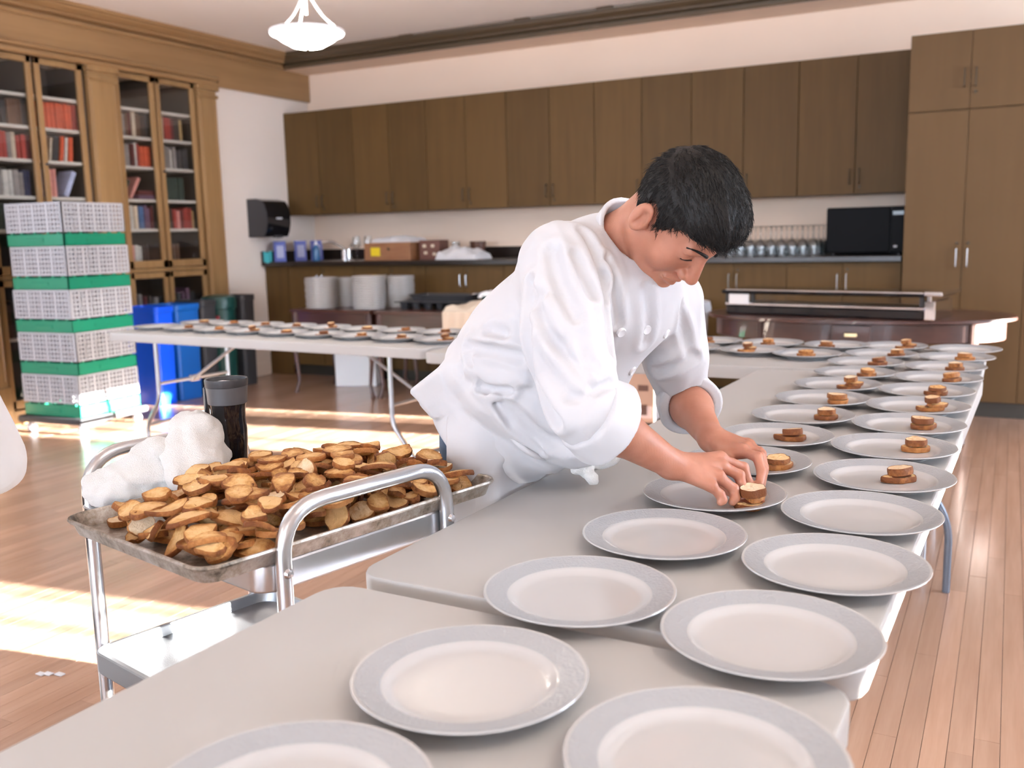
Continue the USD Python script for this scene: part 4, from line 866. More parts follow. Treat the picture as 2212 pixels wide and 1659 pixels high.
# travel mug, towels
MU = C3(.262, .535, .778)
t = thing('travel_mug', 'glossy black travel mug with a grey lid standing on the cart', 'travel mug', tuple(MU))
obj('body', lathem([(0, 0), (.028, 0), (.0325, .004), (.034, .02), (.036, .06), (.0365, .09), (.0345, .115), (.036, .135), (.0385, .148), (0, .149)], 40), BLACKG, t, 50)
obj('collar', lathem([(.0388, .146), (.0402, .147), (.0425, .178), (.043, .182), (.041, .184), (0, .184)], 40), pm('grey_lid', (.07, .07, .078), .45), t, 50, label='grey plastic lid collar')
obj('lid_rim', lathem([(.0405, .181), (.0436, .184), (.0445, .196), (.0435, .199), (.040, .198), (.038, .190), (0, .188)], 40), BLKMAT, t, 50)
obj('spout_button', boxm((-.016, -.02, .187), (.016, .006, .1935), .003), GREYP, t)
a = math.atan2(-.466, -.885); ca, sa = math.cos(a), math.sin(a); v, f = boxm((.0405, -.009, .108), (.0485, .009, .182), .003)
obj('clip', (np.c_[v[:, 0] * ca - v[:, 1] * sa, v[:, 0] * sa + v[:, 1] * ca, v[:, 2]], f), pm('mug_clip', (.06, .06, .068), .4), t)
def folds(p, a, freq, seed, dirv, k=.3):
    u = unit(dirv); al = p @ u; pr = p - al[:, None] * u
    n = meshkit.fbm(np.c_[pr * freq, al * freq * k], 2, seed); return a * (1 - 2.2 * np.abs(n - .5)) - a * .5
def towel(name, fn, lo, hi, label, h=.004):
    V, F = sdf_mesh(fn, lo, hi, h); return obj(name, (V, F), TERRY, None, True, label, 'towel')
def tn(p, s=38, a=.0045, seed=1): return 1.7 * a * (meshkit.fbm(p * s, 3, seed) - .5) * 2 + .0012 * (meshkit.noise(p * 330, seed + 5) - .5)
def bl(p, pts, k=.022):
    d = None
    for a, b, ra, rb in pts: c = cone(p, C3(*a), C3(*b), ra, rb); d = c if d is None else smin(d, c, k)
    return d
def f1(p):
    d = bl(p, [((.02, .575, .785), (.10, .545, .842), .026, .036), ((.0, .555, .778), (.11, .520, .800), .020, .034), ((.03, .535, .790), (.12, .512, .815), .022, .03), ((-.005, .595, .790), (.06, .585, .800), .020, .026)])
    d = d - folds(p, .018, 24, 51, CU, .4); return smax(d + tn(p), .7585 - p[:, 2], .004)
def f2(p):
    d = bl(p, [((.135, .520, .82), (.185, .545, .868), .042, .028), ((.11, .485, .815), (.18, .53, .860), .022, .05), ((.09, .452, .805), (.16, .470, .82), .016, .034), ((.20, .56, .80), (.225, .585, .868), .034, .014), ((.13, .53, .785), (.20, .54, .80), .035, .04)], .03)
    d = d - folds(p, .024, 17, 52, CU * .6 + CV + [0, 0, .8], .35); return smax(d + tn(p, 34, .005, 4), .7585 - p[:, 2], .004)
def f3(p):
    q = p - C3(.262, .535, .768); a, b = q @ CU, q @ CV; d = np.linalg.norm(np.maximum(np.abs(np.stack([a, b, q[:, 2]], 1)) - [.055, .038, .004], 0), axis=1) - .006
    return d + .2 * tn(p, 60, .004, 8)
lo_, hi_ = C3(.12, .52, .74) - [.25, .25, 0], C3(.12, .52, .74) + [.25, .25, .25]
towel('bar_towel', f1, lo_, hi_, 'white terry towel rolled at the front left corner of the cart'); towel('bar_towel', f2, lo_, hi_, 'white terry towel bunched up beside the black mug, hanging over the pan edge'); towel('bar_towel', f3, lo_, hi_, 'folded white terry towel under the black travel mug')
# printed carton standing on the floor behind the chef
t = thing('printed_carton', 'brown carton with pale print on the floor behind the chef', 'carton', (-2.20, 5.95, 0), .12)
obj('box', boxm((-.16, -.13, .02), (.16, .13, .36), .004), BROWNCARD, t)
DKC = pm('brown_print', (.12, .06, .045), .8); PKC = pm('pale_print', (.58, .45, .42), .8)
for (x0, x1, z0, z1, mm) in ((-.15, -.05, .25, .32, DKC), (-.15, .04, .17, .20, DKC), (.05, .12, .23, .27, DKC), (-.15, .14, .05, .13, PKC), (-.10, -.06, .07, .11, DKC), (.06, .11, .07, .14, DKC)): obj('print', boxm((x0, -.1315, z0), (x1, -.1295, z1)), mm, t, False)
obj('side_label', boxm((.1595, -.12, .03), (.1615, .10, .35)), WHITE, t, False); obj('foot_board', boxm((-.155, -.125, 0), (.155, .125, .02)), KICK, t, False)
for i, (x, y) in enumerate(((-2.48, 1.70), (-2.445, 1.712), (-2.50, 1.69))): obj('crumb', (lambda vf: (vf[0] + [x, y, 0], vf[1]))(cloth_lump(.03, .018, .006, 90 + i, 8)), COTTON, None, True, f'{("largest", "right-hand", "left-hand")[i]} white crumb on the floor in the sunlight left of the cart', 'crumb', 'crumbs on the floor')
# ---------------------------------------------------------------- the chef
J = dict(rsh=(-0.740, 1.614, 1.203), rmid=(-0.694, 1.526, 1.085), relb=(-0.638, 1.476, 0.960), rwr=(-0.536, 1.639, 0.836), lsh=(-0.641, 1.925, 1.115), lmid=(-0.638, 1.973, 0.991), lelb=(-0.641, 2.036, 0.899), lwr=(-0.528, 1.878, 
0.836), neck=(-0.690, 1.758, 1.221), hips=(-0.946, 1.768, 0.874), mid=(-0.839, 1.746, 1.016), chest=(-0.729, 1.756, 1.135), tailA=(-0.986, 1.668, 1.015), tailA2=(-0.978, 1.660, 0.930), tailB=(-1.064, 1.592, 0.949), 
tailB2=(-1.030, 1.607, 0.902), belly=(-0.776, 1.727, 0.849), ri0=(-0.471, 1.735, 0.830), rm0=(-0.461, 1.711, 0.822), rr0=(-0.459, 1.681, 0.809), rp0=(-0.465, 1.653, 0.798), ri1=(-0.436, 1.773, 0.808), rm1=(-0.434, 1.733, 0.803), 
rr1=(-0.436, 1.700, 0.784), rp1=(-0.451, 1.663, 0.781), ri2=(-0.423, 1.768, 0.774), rm2=(-0.425, 1.727, 0.773), rr2=(-0.431, 1.694, 0.769), rp2=(-0.446, 1.664, 0.771), ri3=(-0.423, 1.747, 0.752), rm3=(-0.425, 1.718, 0.755), 
rr3=(-0.434, 1.686, 0.763), rp3=(-0.449, 1.658, 0.768), rt0=(-0.521, 1.674, 0.823), rt1=(-0.489, 1.720, 0.797), rt2=(-0.454, 1.739, 0.770), rt3=(-0.429, 1.744, 0.752), li0=(-0.453, 1.836, 0.825), lm0=(-0.450, 1.861, 0.827), 
lr0=(-0.453, 1.887, 0.826), lp0=(-0.462, 1.911, 0.823), li1=(-0.420, 1.818, 0.820), lm1=(-0.420, 1.840, 0.817), lr1=(-0.424, 1.866, 0.816), lp1=(-0.433, 1.890, 0.815), li2=(-0.407, 1.798, 0.796), lm2=(-0.407, 1.815, 0.796), 
lr2=(-0.412, 1.840, 0.795), lp2=(-0.423, 1.869, 0.796), li3=(-0.405, 1.772, 0.775), lm3=(-0.405, 1.789, 0.772), lr3=(-0.410, 1.815, 0.773), lp3=(-0.421, 1.850, 0.777), lt0=(-0.492, 1.825, 0.814), lt1=(-0.463, 1.804, 0.803), 
lt2=(-0.441, 1.789, 0.785), lt3=(-0.422, 1.762, 0.768), jeans=(-1.053, 1.684, 0.851), apL=(-0.970, 1.597, 0.696), button1=(-0.615, 1.705, 1.084), button2=(-0.653, 1.651, 1.091), button3=(-0.610, 1.786, 1.075), button4=(-0.635, 
1.733, 0.979), towel=(-0.751, 1.733, 0.811), knot=(-0.794, 1.624, 0.841))
J = {k: np.array(v) for k, v in J.items()}
SKIN = mat('skin', {'tc': ('texture_coordinate', {}), 'n': ('noise_texture', {'scale': 22.0, 'detail': 4.0}), 'r': ('rgb_ramp', {'ramp': [(.3, (.385, .155, .095)), (.7, (.47, .21, .14))]}), 'n2': ('noise_texture', {'scale': 420.0, 'detail': 2.0}), 'b': ('bump', {'strength': .25, 'distance': .0006}), 'p': ('principled_bsdf', {'roughness': .46, 'subsurface_weight': .12, 'subsurface_scale': .006, 'specular_ior_level': .4})},
           [('tc.object', 'n.vector'), ('tc.object', 'n2.vector'), ('n.fac', 'r.fac'), ('r.color', 'p.base_color'), ('n2.fac', 'b.height'), ('b.normal', 'p.normal')])
HAIRM = pm('black_hair', (.008, .0065, .006), .5, specular_ior_level=.25, bump=((240, 240, 240), .5, .002))
DENIM = pm('denim', (.10, .15, .22), .8, vary=((30, 30, 8), (.05, .085, .14), .35, .7), bump=(700, .3, .0008))
SHOE = pm('black_shoe', (.02, .02, .022), .4)
LIP = pm('lip_skin', (.36, .13, .10), .45); LASH = pm('dark_lash', (.02, .014, .012), .6)
HM_ = np.array([[.444, .44, .781], [-.135, .894, -.427], [-.886, .085, .456]]); HM_ = np.stack([unit(HM_[:, 0]), unit(HM_[:, 1]), unit(HM_[:, 2])], 1); HO = np.array([-.543, 1.685, 1.287])
def tohead(p): return (p - HO) @ HM_
def hw(q): return HO + HM_ @ np.asarray(q, float)
def smany(ds, k):
    d = ds[0]
    for e in ds[1:]: d = smin(d, e, k)
    return d
def head_sdf(p, neck):
    q = tohead(p); y = np.abs(q[:, 1]); s = np.c_[q[:, 0], y, q[:, 2]]
    d = ell(q, (-.002, 0, .040), (.088, .076, .086))
    d = smin(d, ell(q, (.036, 0, -.016), (.060, .060, .084)), .03)
    d = smin(d, cone(s, (-.004, .054, -.052), (.066, .018, -.096), .019, .022), .028)
    d = smin(d, ell(q, (.077, 0, -.098), (.021, .024, .017)), .02)
    d = smin(d, ell(s, (.057, .043, -.020), (.028, .024, .034)), .02)
    d = smin(d, cone(s, (.083, .040, .034), (.089, .0, .036), .010, .012), .014)
    d = smax(d, -ell(s, (.098, .030, .014), (.016, .019, .010)), .012)
    d = smin(d, ell(s, (.079, .031, .014), (.012, .0165, .0115)), .005)
    d = smin(d, cone(q, (.091, 0, .022), (.114, 0, -.026), .0085, .0125), .010)
    d = smin(d, ell(s, (.101, .0135, -.030), (.012, .009, .0095)), .006)
    d = smax(d, -ell(s, (.106, .008, -.042), (.007, .0042, .006)), .003)
    d = smin(d, cone(s, (.088, .022, -.062), (.100, 0, -.0555), .0045, .0068), .007)
    d = smin(d, cone(s, (.087, .020, -.067), (.096, 0, -.0735), .0045, .0080), .007)
    d = smax(d, -cone(s, (.086, .027, -.0648), (.108, 0, -.0642), .0014, .0022), .003)
    # nasolabial fold and jaw crease
    d = d + .0016 * np.exp(-((cone(s, (.092, .022, -.036), (.074, .034, -.070), .0, .0)) / .004) ** 2)
    # ears
    e = ell(s, (-.006, .087, .002), (.0205, .0090, .035)); e = smax(e, -ell(s, (-.001, .0965, .005), (.0125, .0105, .024)), .003); e = smin(e, ell(s, (-.010, .091, -.002), (.004, .004, .016)), .004)
    e = smin(e, ell(s, (.010, .0795, -.004), (.006, .005, .010)), .004)
    d = smin(d, e, .005)
    return smin(d, cone(p, hw((-.028, 0, -.045)), neck, .054, .060), .03)
def hand_sdf(p, s):
    w = J[s + 'wr']; d = None
    pal = smany([cone(p, w, J[s + f + '0'], .021, .0125 if f != 'p' else .0115) for f in 'imrp'], .012)
    pal = smin(pal, cone(p, w, J[s + 't0'], .021, .016), .014); pal = smin(pal, cone(p, J[s + 't0'], J[s + 'i0'], .013, .0115), .014)
    d = pal
    for f, r in (('i', .0098), ('m', .0100), ('r', .0096), ('p', .0086), ('t', .0112)):
        a = [J[s + f + str(k)] for k in range(4)]
        g = smin(cone(p, a[0], a[1], r * 1.15, r), cone(p, a[1], a[2], r * 1.03, r * .93), .004); g = smin(g, cone(p, a[2], a[3], r * .95, r * .82), .004)
        g = smin(g, np.linalg.norm(p - a[1], axis=1) - r * 1.07, .003)
        d = smin(d, g, .0045)
        if f != 't': d = smin(d, np.linalg.norm(p - (a[0] + [0, 0, .003]), axis=1) - r * 1.1, .006)
    return d
FEET = {'r': np.array([-1.01, 1.665, 0]), 'l': np.array([-1.0, 1.95, 0])}
HIP = {'r': J['hips'] + [-.022, -.055, -.03], 'l': J['hips'] + [-.022, .11, -.04]}
KNEE = {k: (HIP[k] + FEET[k]) / 2 + [.02, 0, .03] for k in 'rl'}
def body_sdf(p):
    d = head_sdf(p, J['neck'])
    d = smin(d, cone(p, J['neck'], J['chest'], .06, .10), .05); d = smin(d, cone(p, J['chest'], J['mid'], .12, .115), .05); d = smin(d, cone(p, J['mid'], J['hips'], .115, .12), .05)
    for s in 'rl':
        d = smin(d, cone(p, J[s + 'sh'], J[s + 'mid'], .055, .048), .03); d = smin(d, cone(p, J[s + 'mid'], J[s + 'elb'], .048, .042), .02)
        m = J[s + 'elb'] * .66 + J[s + 'wr'] * .34
        d = smin(d, cone(p, J[s + 'elb'], m, .043, .043), .02); d = smin(d, cone(p, m, J[s + 'wr'], .043, .0265), .02); d = smin(d, hand_sdf(p, s), .010)
        d = smin(d, cone(p, HIP[s], KNEE[s], .062, .052), .03); d = smin(d, cone(p, KNEE[s], FEET[s] + [0, 0, .09], .05, .040), .02)
    return d
chef = thing('person', 'chef in a white jacket and apron bending over the long table to plate a toast', 'person')
V, F = sdf_mesh(body_sdf, (-1.22, 1.38, .05), (-.33, 2.14, 1.46), .003)
obj('body', (V, F), SKIN, chef, True)
# hair: a cap over the skull with a hair line, combed forward
def hair_sdf(p, grow=0.0):
    q = tohead(p); y = np.abs(q[:, 1])
    nz = meshkit.fbm(np.c_[q[:, 0] * 22, np.arctan2(q[:, 1], q[:, 2] - .02) * 9, q[:, 2] * 16], 3, 5) - .5; n2 = meshkit.noise(np.c_[q[:, 0] * 60, np.arctan2(q[:, 1], q[:, 2] - .02) * 34, q[:, 2] * 40], 8) - .5
    d = ell(q, (-.003, 0, .046), (.0965 + grow, .086 + grow, .094 + grow)) - .007 * nz - .003 * n2
    d = smin(d, ell(q, (.054, 0, .084), (.046, .060, .038)) - .005 * nz, .04)
    # hair line as a function of x (front to back)
    line = np.interp(q[:, 0], [-.12, -.06, -.035, -.02, .012, .022, .040, .058, .075, .12], [-.045, -.050, -.035, .010, .012, .010, .042, .060, .068, .066]) + .012 * n2 + .007 * nz
    d = smax(d, (line - q[:, 2]) * .8, .006)
    s = np.c_[q[:, 0], y, q[:, 2]]
    return smax(d, -ell(s, (-.004, .092, .002), (.028, .028, .044)), .004)
hb = hw((0, 0, .05)); HV, HF = sdf_mesh(hair_sdf, hb - .15, hb + .15, .0028)
hair = obj('hair', (HV, HF), HAIRM, chef, True, label='short black hair combed forward')
hn = trimesh.Trimesh(HV, HF[:, [0, 1, 2]], process=False); hq = tohead(HV); hr_ = np.random.default_rng(4)
Vn = meshkit.arrays((HV, HF), True)[2]
pick = hr_.choice(len(HV), 5200); pts = []; flow = np.stack([unit(v) for v in (HM_ @ np.array([1.0, 0, 0]), HM_ @ np.array([.25, 0, -1.0]))])
for i in pick:
    q = hq[i]
    if (q[2] < .0 and q[0] > -.02): continue
    # crown whorl at the back: strands run forward on top, down at the sides
    fdir = np.array([1.0, 0, -.15]) if q[2] > .09 or q[0] > .05 else np.array([.35, 0, -1.0])
    fdir = fdir + hr_.normal(size=3) * .16; g = HM_ @ fdir; n = Vn[i]; g = unit(g - n * (g @ n) * .92); L = hr_.uniform(.012, .026)
    p0 = HV[i] - n * .002; pts.append([p0, p0 + g * L * .5 + n * .0035, p0 + g * L + n * (.002 + .003 * hr_.random())])
pts = np.array(pts)
cv = UsdGeom.BasisCurves.Define(stage, free(str(hair.GetPath()), 'hair_strands')); cv.CreateTypeAttr('linear'); cv.CreatePointsAttr(Vt.Vec3fArray.FromNumpy(pts.reshape(-1, 3).astype(np.float32))); cv.CreateCurveVertexCountsAttr(Vt.IntArray([3] * len(pts)))
cv.CreateWidthsAttr(Vt.FloatArray.FromNumpy(np.tile([.0011, .0009, .0003], len(pts)).astype(np.float32))); cv.SetWidthsInterpolation('vertex'); UsdShade.MaterialBindingAPI.Apply(cv.GetPrim()).Bind(HAIRM); tag(cv.GetPrim(), kind='stuff')
def snap(q, off):
    p = hw(q)
    for _ in range(12):
        d = head_sdf(p[None], J['neck'])[0]; n = unit([head_sdf((p + 1e-3 * a)[None], J['neck'])[0] - head_sdf((p - 1e-3 * a)[None], J['neck'])[0] for a in HM_.T]); p = p - HM_ @ n * (d - off)
    return p
for s in (1, -1):
    bp = bend([snap(q, .0006) for q in ((.102, s * .010, .035), (.100, s * .020, .040), (.093, s * .032, .043), (.086, s * .042, .042), (.078, s * .050, .037))], .01, 3); obj('eyebrow', tubem(bp, np.linspace(.0036, .0014, len(bp)), 8), HAIRM, chef, True)
    lp = bend([snap(q, .0002) for q in ((.0935, s * .018, .0070), (.095, s * .026, .0040), (.092, s * .035, .0050), (.084, s * .043, .0090))], .006, 3); obj('eyelash', tubem(lp, .0014, 6), LASH, chef, True)
# jacket
LAT = unit(J['lsh'] - J['rsh']); SPN = unit(J['neck'] - J['hips']); FRO = unit(np.cross(LAT, SPN))
def sleeve(p, s):
    a, m, e = J[s + 'sh'], J[s + 'mid'], J[s + 'elb']; f = unit(J[s + 'wr'] - e); w = (.076, .066, .060) if s == 'r' else (.078, .064, .056)
    d = smin(cone(p, a, m, w[0], w[1]), cone(p, m, e + f * .004, w[1], w[2]), .03)
    ax = unit(e - a); d = d - folds(p, .013, 17, 12 if s == 'r' else 15, ax + .55 * FRO, .28)
    return d
def cuff(p, s):
    e = J[s + 'elb']; f = unit(J[s + 'wr'] - e); a, b = e + f * .002, e + f * .066; r = .063 if s == 'r' else .058
    t = (p - a) @ f; rad = np.linalg.norm(p - a - t[:, None] * f, axis=1); L = .062
    wob = .006 * (meshkit.fbm(p * 16, 2, 31) - .5) * 2
    q = np.stack([np.abs(t - L / 2) - L / 2 + .008, np.abs(rad - r - wob - .16 * (t - .03)) - .006], 1)
    return np.linalg.norm(np.maximum(q, 0), axis=1) + np.minimum(q.max(1), 0) - .006
def torso(p):
    d = smin(cone(p, J['hips'] + [-.02, 0, .0], J['mid'], .158, .158), cone(p, J['mid'], J['chest'], .158, .152), .05)
    d = smin(d, cone(p, J['rsh'] + LAT * .02 - SPN * .02, J['lsh'] - LAT * .03 - SPN * .01, .078, .072), .08)
    d = smin(d, cone(p, J['chest'] + SPN * .05, J['neck'] - SPN * .01, .115, .070), .05)
    d = smin(d, cone(p, J['mid'] + FRO * .02, J['belly'] + [-.01, 0, .02], .13, .085), .06)
    return d
CREASES = [([(-0.722, 1.538, 1.227), (-0.696, 1.507, 1.176), (-0.655, 1.474, 1.123)], 0.01, 0.012),
 ([(-0.682, 1.546, 1.219), (-0.654, 1.529, 1.171), (-0.643, 1.517, 1.152)], 0.009, 0.01),
 ([(-0.707, 1.475, 1.142), (-0.667, 1.452, 1.089), (-0.614, 1.447, 1.021)], -0.01, 0.01),
 ([(-0.711, 1.454, 1.088), (-0.676, 1.443, 1.047), (-0.619, 1.431, 1.0)], -0.009, 0.01),
 ([(-0.696, 1.45, 1.081), (-0.657, 1.45, 1.069), (-0.625, 1.452, 1.04)], 0.008, 0.012),
 ([(-0.733, 1.493, 1.152), (-0.689, 1.454, 1.108), (-0.666, 1.45, 1.082)], 0.007, 0.012),
 ([(-0.753, 1.515, 1.175), (-0.738, 1.464, 1.09), (-0.723, 1.466, 1.009), (-0.663, 1.42, 0.948)], 0.012, 0.01),
 ([(-0.648, 1.585, 1.18), (-0.621, 1.54, 1.11), (-0.606, 1.516, 1.056)], 0.01, 0.01),
 ([(-0.642, 1.422, 0.988), (-0.612, 1.432, 0.996), (-0.588, 1.474, 1.007)], 0.006, 0.008),
 ([(-0.937, 1.598, 1.042), (-0.864, 1.575, 1.043), (-0.809, 1.573, 1.032)], 0.012, 0.011),
 ([(-0.936, 1.59, 0.999), (-0.876, 1.576, 0.993), (-0.806, 1.574, 0.988)], -0.008, 0.012),
 ([(-0.904, 1.587, 0.966), (-0.837, 1.576, 0.968)], 0.012, 0.008),
 ([(-0.88, 1.588, 1.078), (-0.847, 1.582, 1.073)], 0.008, 0.011),
 ([(-0.93, 1.59, 1.022), (-0.882, 1.583, 0.957), (-0.839, 1.596, 0.889), (-0.797, 1.63, 0.839)], 0.008, 0.008),
 ([(-0.85, 1.58, 0.941), (-0.806, 1.61, 0.884), (-0.75, 1.637, 0.856)], 0.007, 0.014),
 ([(-0.796, 1.592, 0.934), (-0.771, 1.62, 0.885)], -0.006, 0.014),
 ([(-0.65, 1.612, 1.212), (-0.638, 1.614, 1.162), (-0.637, 1.634, 1.093)], 0.006, 0.008),
 ([(-0.595, 1.668, 1.155), (-0.594, 1.682, 1.107), (-0.61, 1.709, 1.051)], 0.006, 0.01),
 ([(-0.654, 1.904, 0.969), (-0.613, 1.903, 0.981), (-0.58, 1.925, 0.999)], 0.008, 0.01),
 ([(-0.575, 1.812, 1.114), (-0.59, 1.892, 1.051), (-0.587, 1.914, 1.01)], 0.007, 0.01),
 ([(-0.687, 1.593, 1.263), (-0.659, 1.589, 1.213), (-0.639, 1.562, 1.149)], 0.006, 0.01)]
def jacket_sdf(p):
    d = torso(p)
    waist = unit(LAT + .35 * FRO); hz = np.clip(((J['mid'] - p) @ SPN + .04) / .10, 0, 1)
    d = d - hz * folds(p, .016, 15, 3, waist, .22) - (1 - hz) * folds(p, .006, 10, 7, SPN + .4 * LAT, .3)
    # roll of cloth over the apron string, and hem
    tt = (p - J['hips']) @ SPN
    d = d - .007 * np.exp(-((tt - .070) / .022) ** 2) + .011 * np.exp(-((tt - .028) / .016) ** 2)
    hem = -.055 + .05 * ((p - J['hips']) @ FRO) / .16 * -1 + .012 * (meshkit.fbm(p * 8, 2, 44) - .5)
    d = smax(d, (hem - tt) , .012)
    for s in 'rl': d = smin(d, sleeve(p, s), .022)
    near = np.abs(d) < .05
    for q, dep, wid in CREASES:
        m = near & (np.linalg.norm(p - q[len(q) // 2], axis=1) < .22)
        if m.any():
            g = np.min([cone(p[m], a, b, 0, 0) for a, b in zip(q, q[1:])], axis=0); d[m] += dep * 1.25 * (np.exp(-(g / wid) ** 2) - .45 * np.exp(-((g - 2.0 * wid) / wid) ** 2))
    # tail of cloth sticking out at the back
    tl = None
    for k in np.linspace(0, 1, 5):
        c = cone(p, J['tailA'] * (1 - k) + J['tailA2'] * k, J['tailB'] * (1 - k) + J['tailB2'] * k, .016, .008); tl = c if tl is None else smin(tl, c, .012)
    d = smin(d, tl - folds(p, .003, 40, 9, J['tailB'] - J['tailA'], .2), .02)
    # openings for the neck and the forearms, and the V of the front
    d = smax(d, -cone(p, J['neck'] - SPN * .03, hw((-.03, 0, -.03)), .069, .069), .006)
    for s in 'rl': d = smax(d, -cone(p, J[s + 'elb'] + unit(J[s + 'wr'] - J[s + 'elb']) * .02, J[s + 'wr'], .047, .047), .004)
    # front overlap: a slight step along the breast
    o = (p - J['chest']) @ LAT; fr = (p - J['chest']) @ FRO
    d = d + np.where(fr > 0, .0028 / (1 + np.exp(np.clip(-(o + .055 + .3 * ((p - J['chest']) @ SPN)) / .0025, -30, 30))), 0)
    return d
V, F = sdf_mesh(jacket_sdf, (-1.20, 1.36, .74), (-.50, 2.12, 1.34), .0042)
jk = obj('jacket', (V, F), COTTON, chef, True, label='white chef jacket with rolled sleeves')
for s in 'rl':
    e = J[s + 'elb']; V, F = sdf_mesh(lambda p: cuff(p, s), e - .13, e + .13, .0038); obj('rolled_cuff', (V, F), COTTON, jk, True)
NX = unit(hw((-.028, 0, -.045)) - J['neck'])
def collar_sdf(p):
    c = J['neck'] + NX * .006; t = (p - c) @ NX; pr = p - c - t[:, None] * NX; rad = np.linalg.norm(pr, axis=1); fa = (pr @ FRO) / np.maximum(rad, 1e-6)
    h = .058 - .010 * fa; q = np.stack([np.abs(t - h / 2) - h / 2 + .003, np.abs(rad - .071 - .10 * (t - .02)) - .0034], 1)
    d = np.linalg.norm(np.maximum(q, 0), axis=1) + np.minimum(q.max(1), 0) - .002
    return smax(d, .030 - np.linalg.norm(p - (c + FRO * .085 + NX * .045), axis=1), .004)
V, F = sdf_mesh(collar_sdf, J['neck'] - .14, J['neck'] + .16, .003); obj('collar', (V, F), COTTON, jk, True, label='stand-up collar')
def surface(p0, direction, f, n=60):
    p = np.array(p0, float) - direction * .12
    for _ in range(n):
        d = float(np.clip(f(p[None])[0], -.03, .03)); p = p + direction * d * .6
        if abs(d) < 2e-4: break
    return p
vd = {}
for k in range(4):
    b = J['button%d' % (k + 1)]; dr = -FRO; c = surface(b, dr, jacket_sdf); e = 1e-3
    if abs(jacket_sdf(c[None])[0]) > .002: continue
    n = unit([jacket_sdf((c + e * a)[None])[0] - jacket_sdf((c - e * a)[None])[0] for a in np.eye(3)])
    u = unit(np.cross(n, [0, 0, 1])); w = np.cross(n, u); v, f = lathem([(0, -.002), (.0095, -.002), (.010, .0015), (.0085, .004), (.006, .003), (0, .0028)], 20); obj('button', (c + v[:, :1] * u + v[:, 1:2] * w + v[:, 2:] * n, f), WHITE, jk, 40)
# apron: a shell round hips and thighs, open at the back; jeans and shoes
def lower_sdf(p, r=0.0):
    d = None
    for s in 'rl':
        g = smin(cone(p, HIP[s], KNEE[s], .088 + r, .085 + r), cone(p, KNEE[s], FEET[s] + [0, 0, .25], .085 + r, .10 + r), .04); d = g if d is None else smin(d, g, .12)
    return smin(d, cone(p, J['hips'] + [-.02, 0, .02], J['hips'] + [-.03, 0, -.08], .112 + r, .108 + r), .06)
def apron_sdf(p):
    b = smax(lower_sdf(p, .014) - folds(p, .018, 9, 17, [0.1, 0, 1], .18), np.where(p[:, 2] < .80, p[:, 0] + .897, p[:, 0] + .897 - (p[:, 2] - .80)), .012); sh = np.abs(b) - .0055
    back = -((p[:, 0] + .985) + .10 * (1.78 - p[:, 1]))            # keeps the front and the sides
    sh = smax(sh, back, .004); sh = smax(sh, .36 - p[:, 2], .004); sh = smax(sh, p[:, 2] - .93, .004)
    return sh
V, F = sdf_mesh(apron_sdf, (-1.28, 1.42, .34), (-.74, 2.22, .96), .0045)
ap = obj('apron', (V, F), COTTON, chef, True, label='white waist apron')
V, F = tubem(bend([J['tailA'] + [0, .0, -.07], J['knot'] + [-.02, -.015, -.005], J['towel'] + [-.05, -.05, 0], J['towel'] + [-.03, .05, 0]], .05), .006, 8); obj('apron_string', (V, F), COTTON, ap, True)
tw = J['towel'] + [.005, .0, -.025]
def side_towel(p): 
    d = cone(p, tw + [-.01, -.02, .01], tw + [.03, .05, .015], .016, .022); d = smin(d, cone(p, tw + [-.0, -.0, -.01], tw + [.02, -.02, -.012], .010, .014), .012); d = smax(d, .748 - p[:, 2], .004); return d + tn(p, 46, .005, 12)
V, F = sdf_mesh(side_towel, tw - .12, tw + .12, .0035); obj('side_towel', (V, F), TERRY, chef, True, label='terry side towel tucked into the apron string')
def jeans_sdf(p):
    d = None
    for s in 'rl':
        g = smin(cone(p, HIP[s], KNEE[s], .096, .078), cone(p, KNEE[s], FEET[s] + [0, 0, .05], .078, .072), .03); d = g if d is None else smin(d, g, .03)
    return smax(smax(d - folds(p, .008, 16, 22, [.3, .1, 1], .5), .045 - p[:, 2], .006), np.where(p[:, 2] < .775, p[:, 0] + .905, -1), .004)
V, F = sdf_mesh(jeans_sdf, (-1.28, 1.52, .03), (-.82, 2.12, .95), .007); obj('jeans', (V, F), DENIM, chef, True, label='blue denim trousers')
for s in 'rl':
    c = FEET[s]; V, F = sdf_mesh(lambda p: smax(smin(cone(p, c + [-.05, 0, .045], c + [.07, 0, .04], .048, .042), cone(p, c + [.07, 0, .04], c + [.17, 0, .03], .044, .036), .03), .002 - p[:, 2], .006), c + [-.13, -.08, -.01], c + [.24, .08, .12], .006); obj('shoe', (V, F), SHOE, chef, True)
# undershirt in the V of the jacket
def under(p): return smax(cone(p, J['chest'] + SPN * .03 + FRO * .02, J['neck'] + FRO * .012, .10, .066), -cone(p, J['neck'] - SPN * .03, hw((-.03, 0, -.03)), .058, .058), .004)
V, F = sdf_mesh(under, J['chest'] - .16, J['neck'] + .16, .006); obj('undershirt', (V, F), COTTON, chef, True)

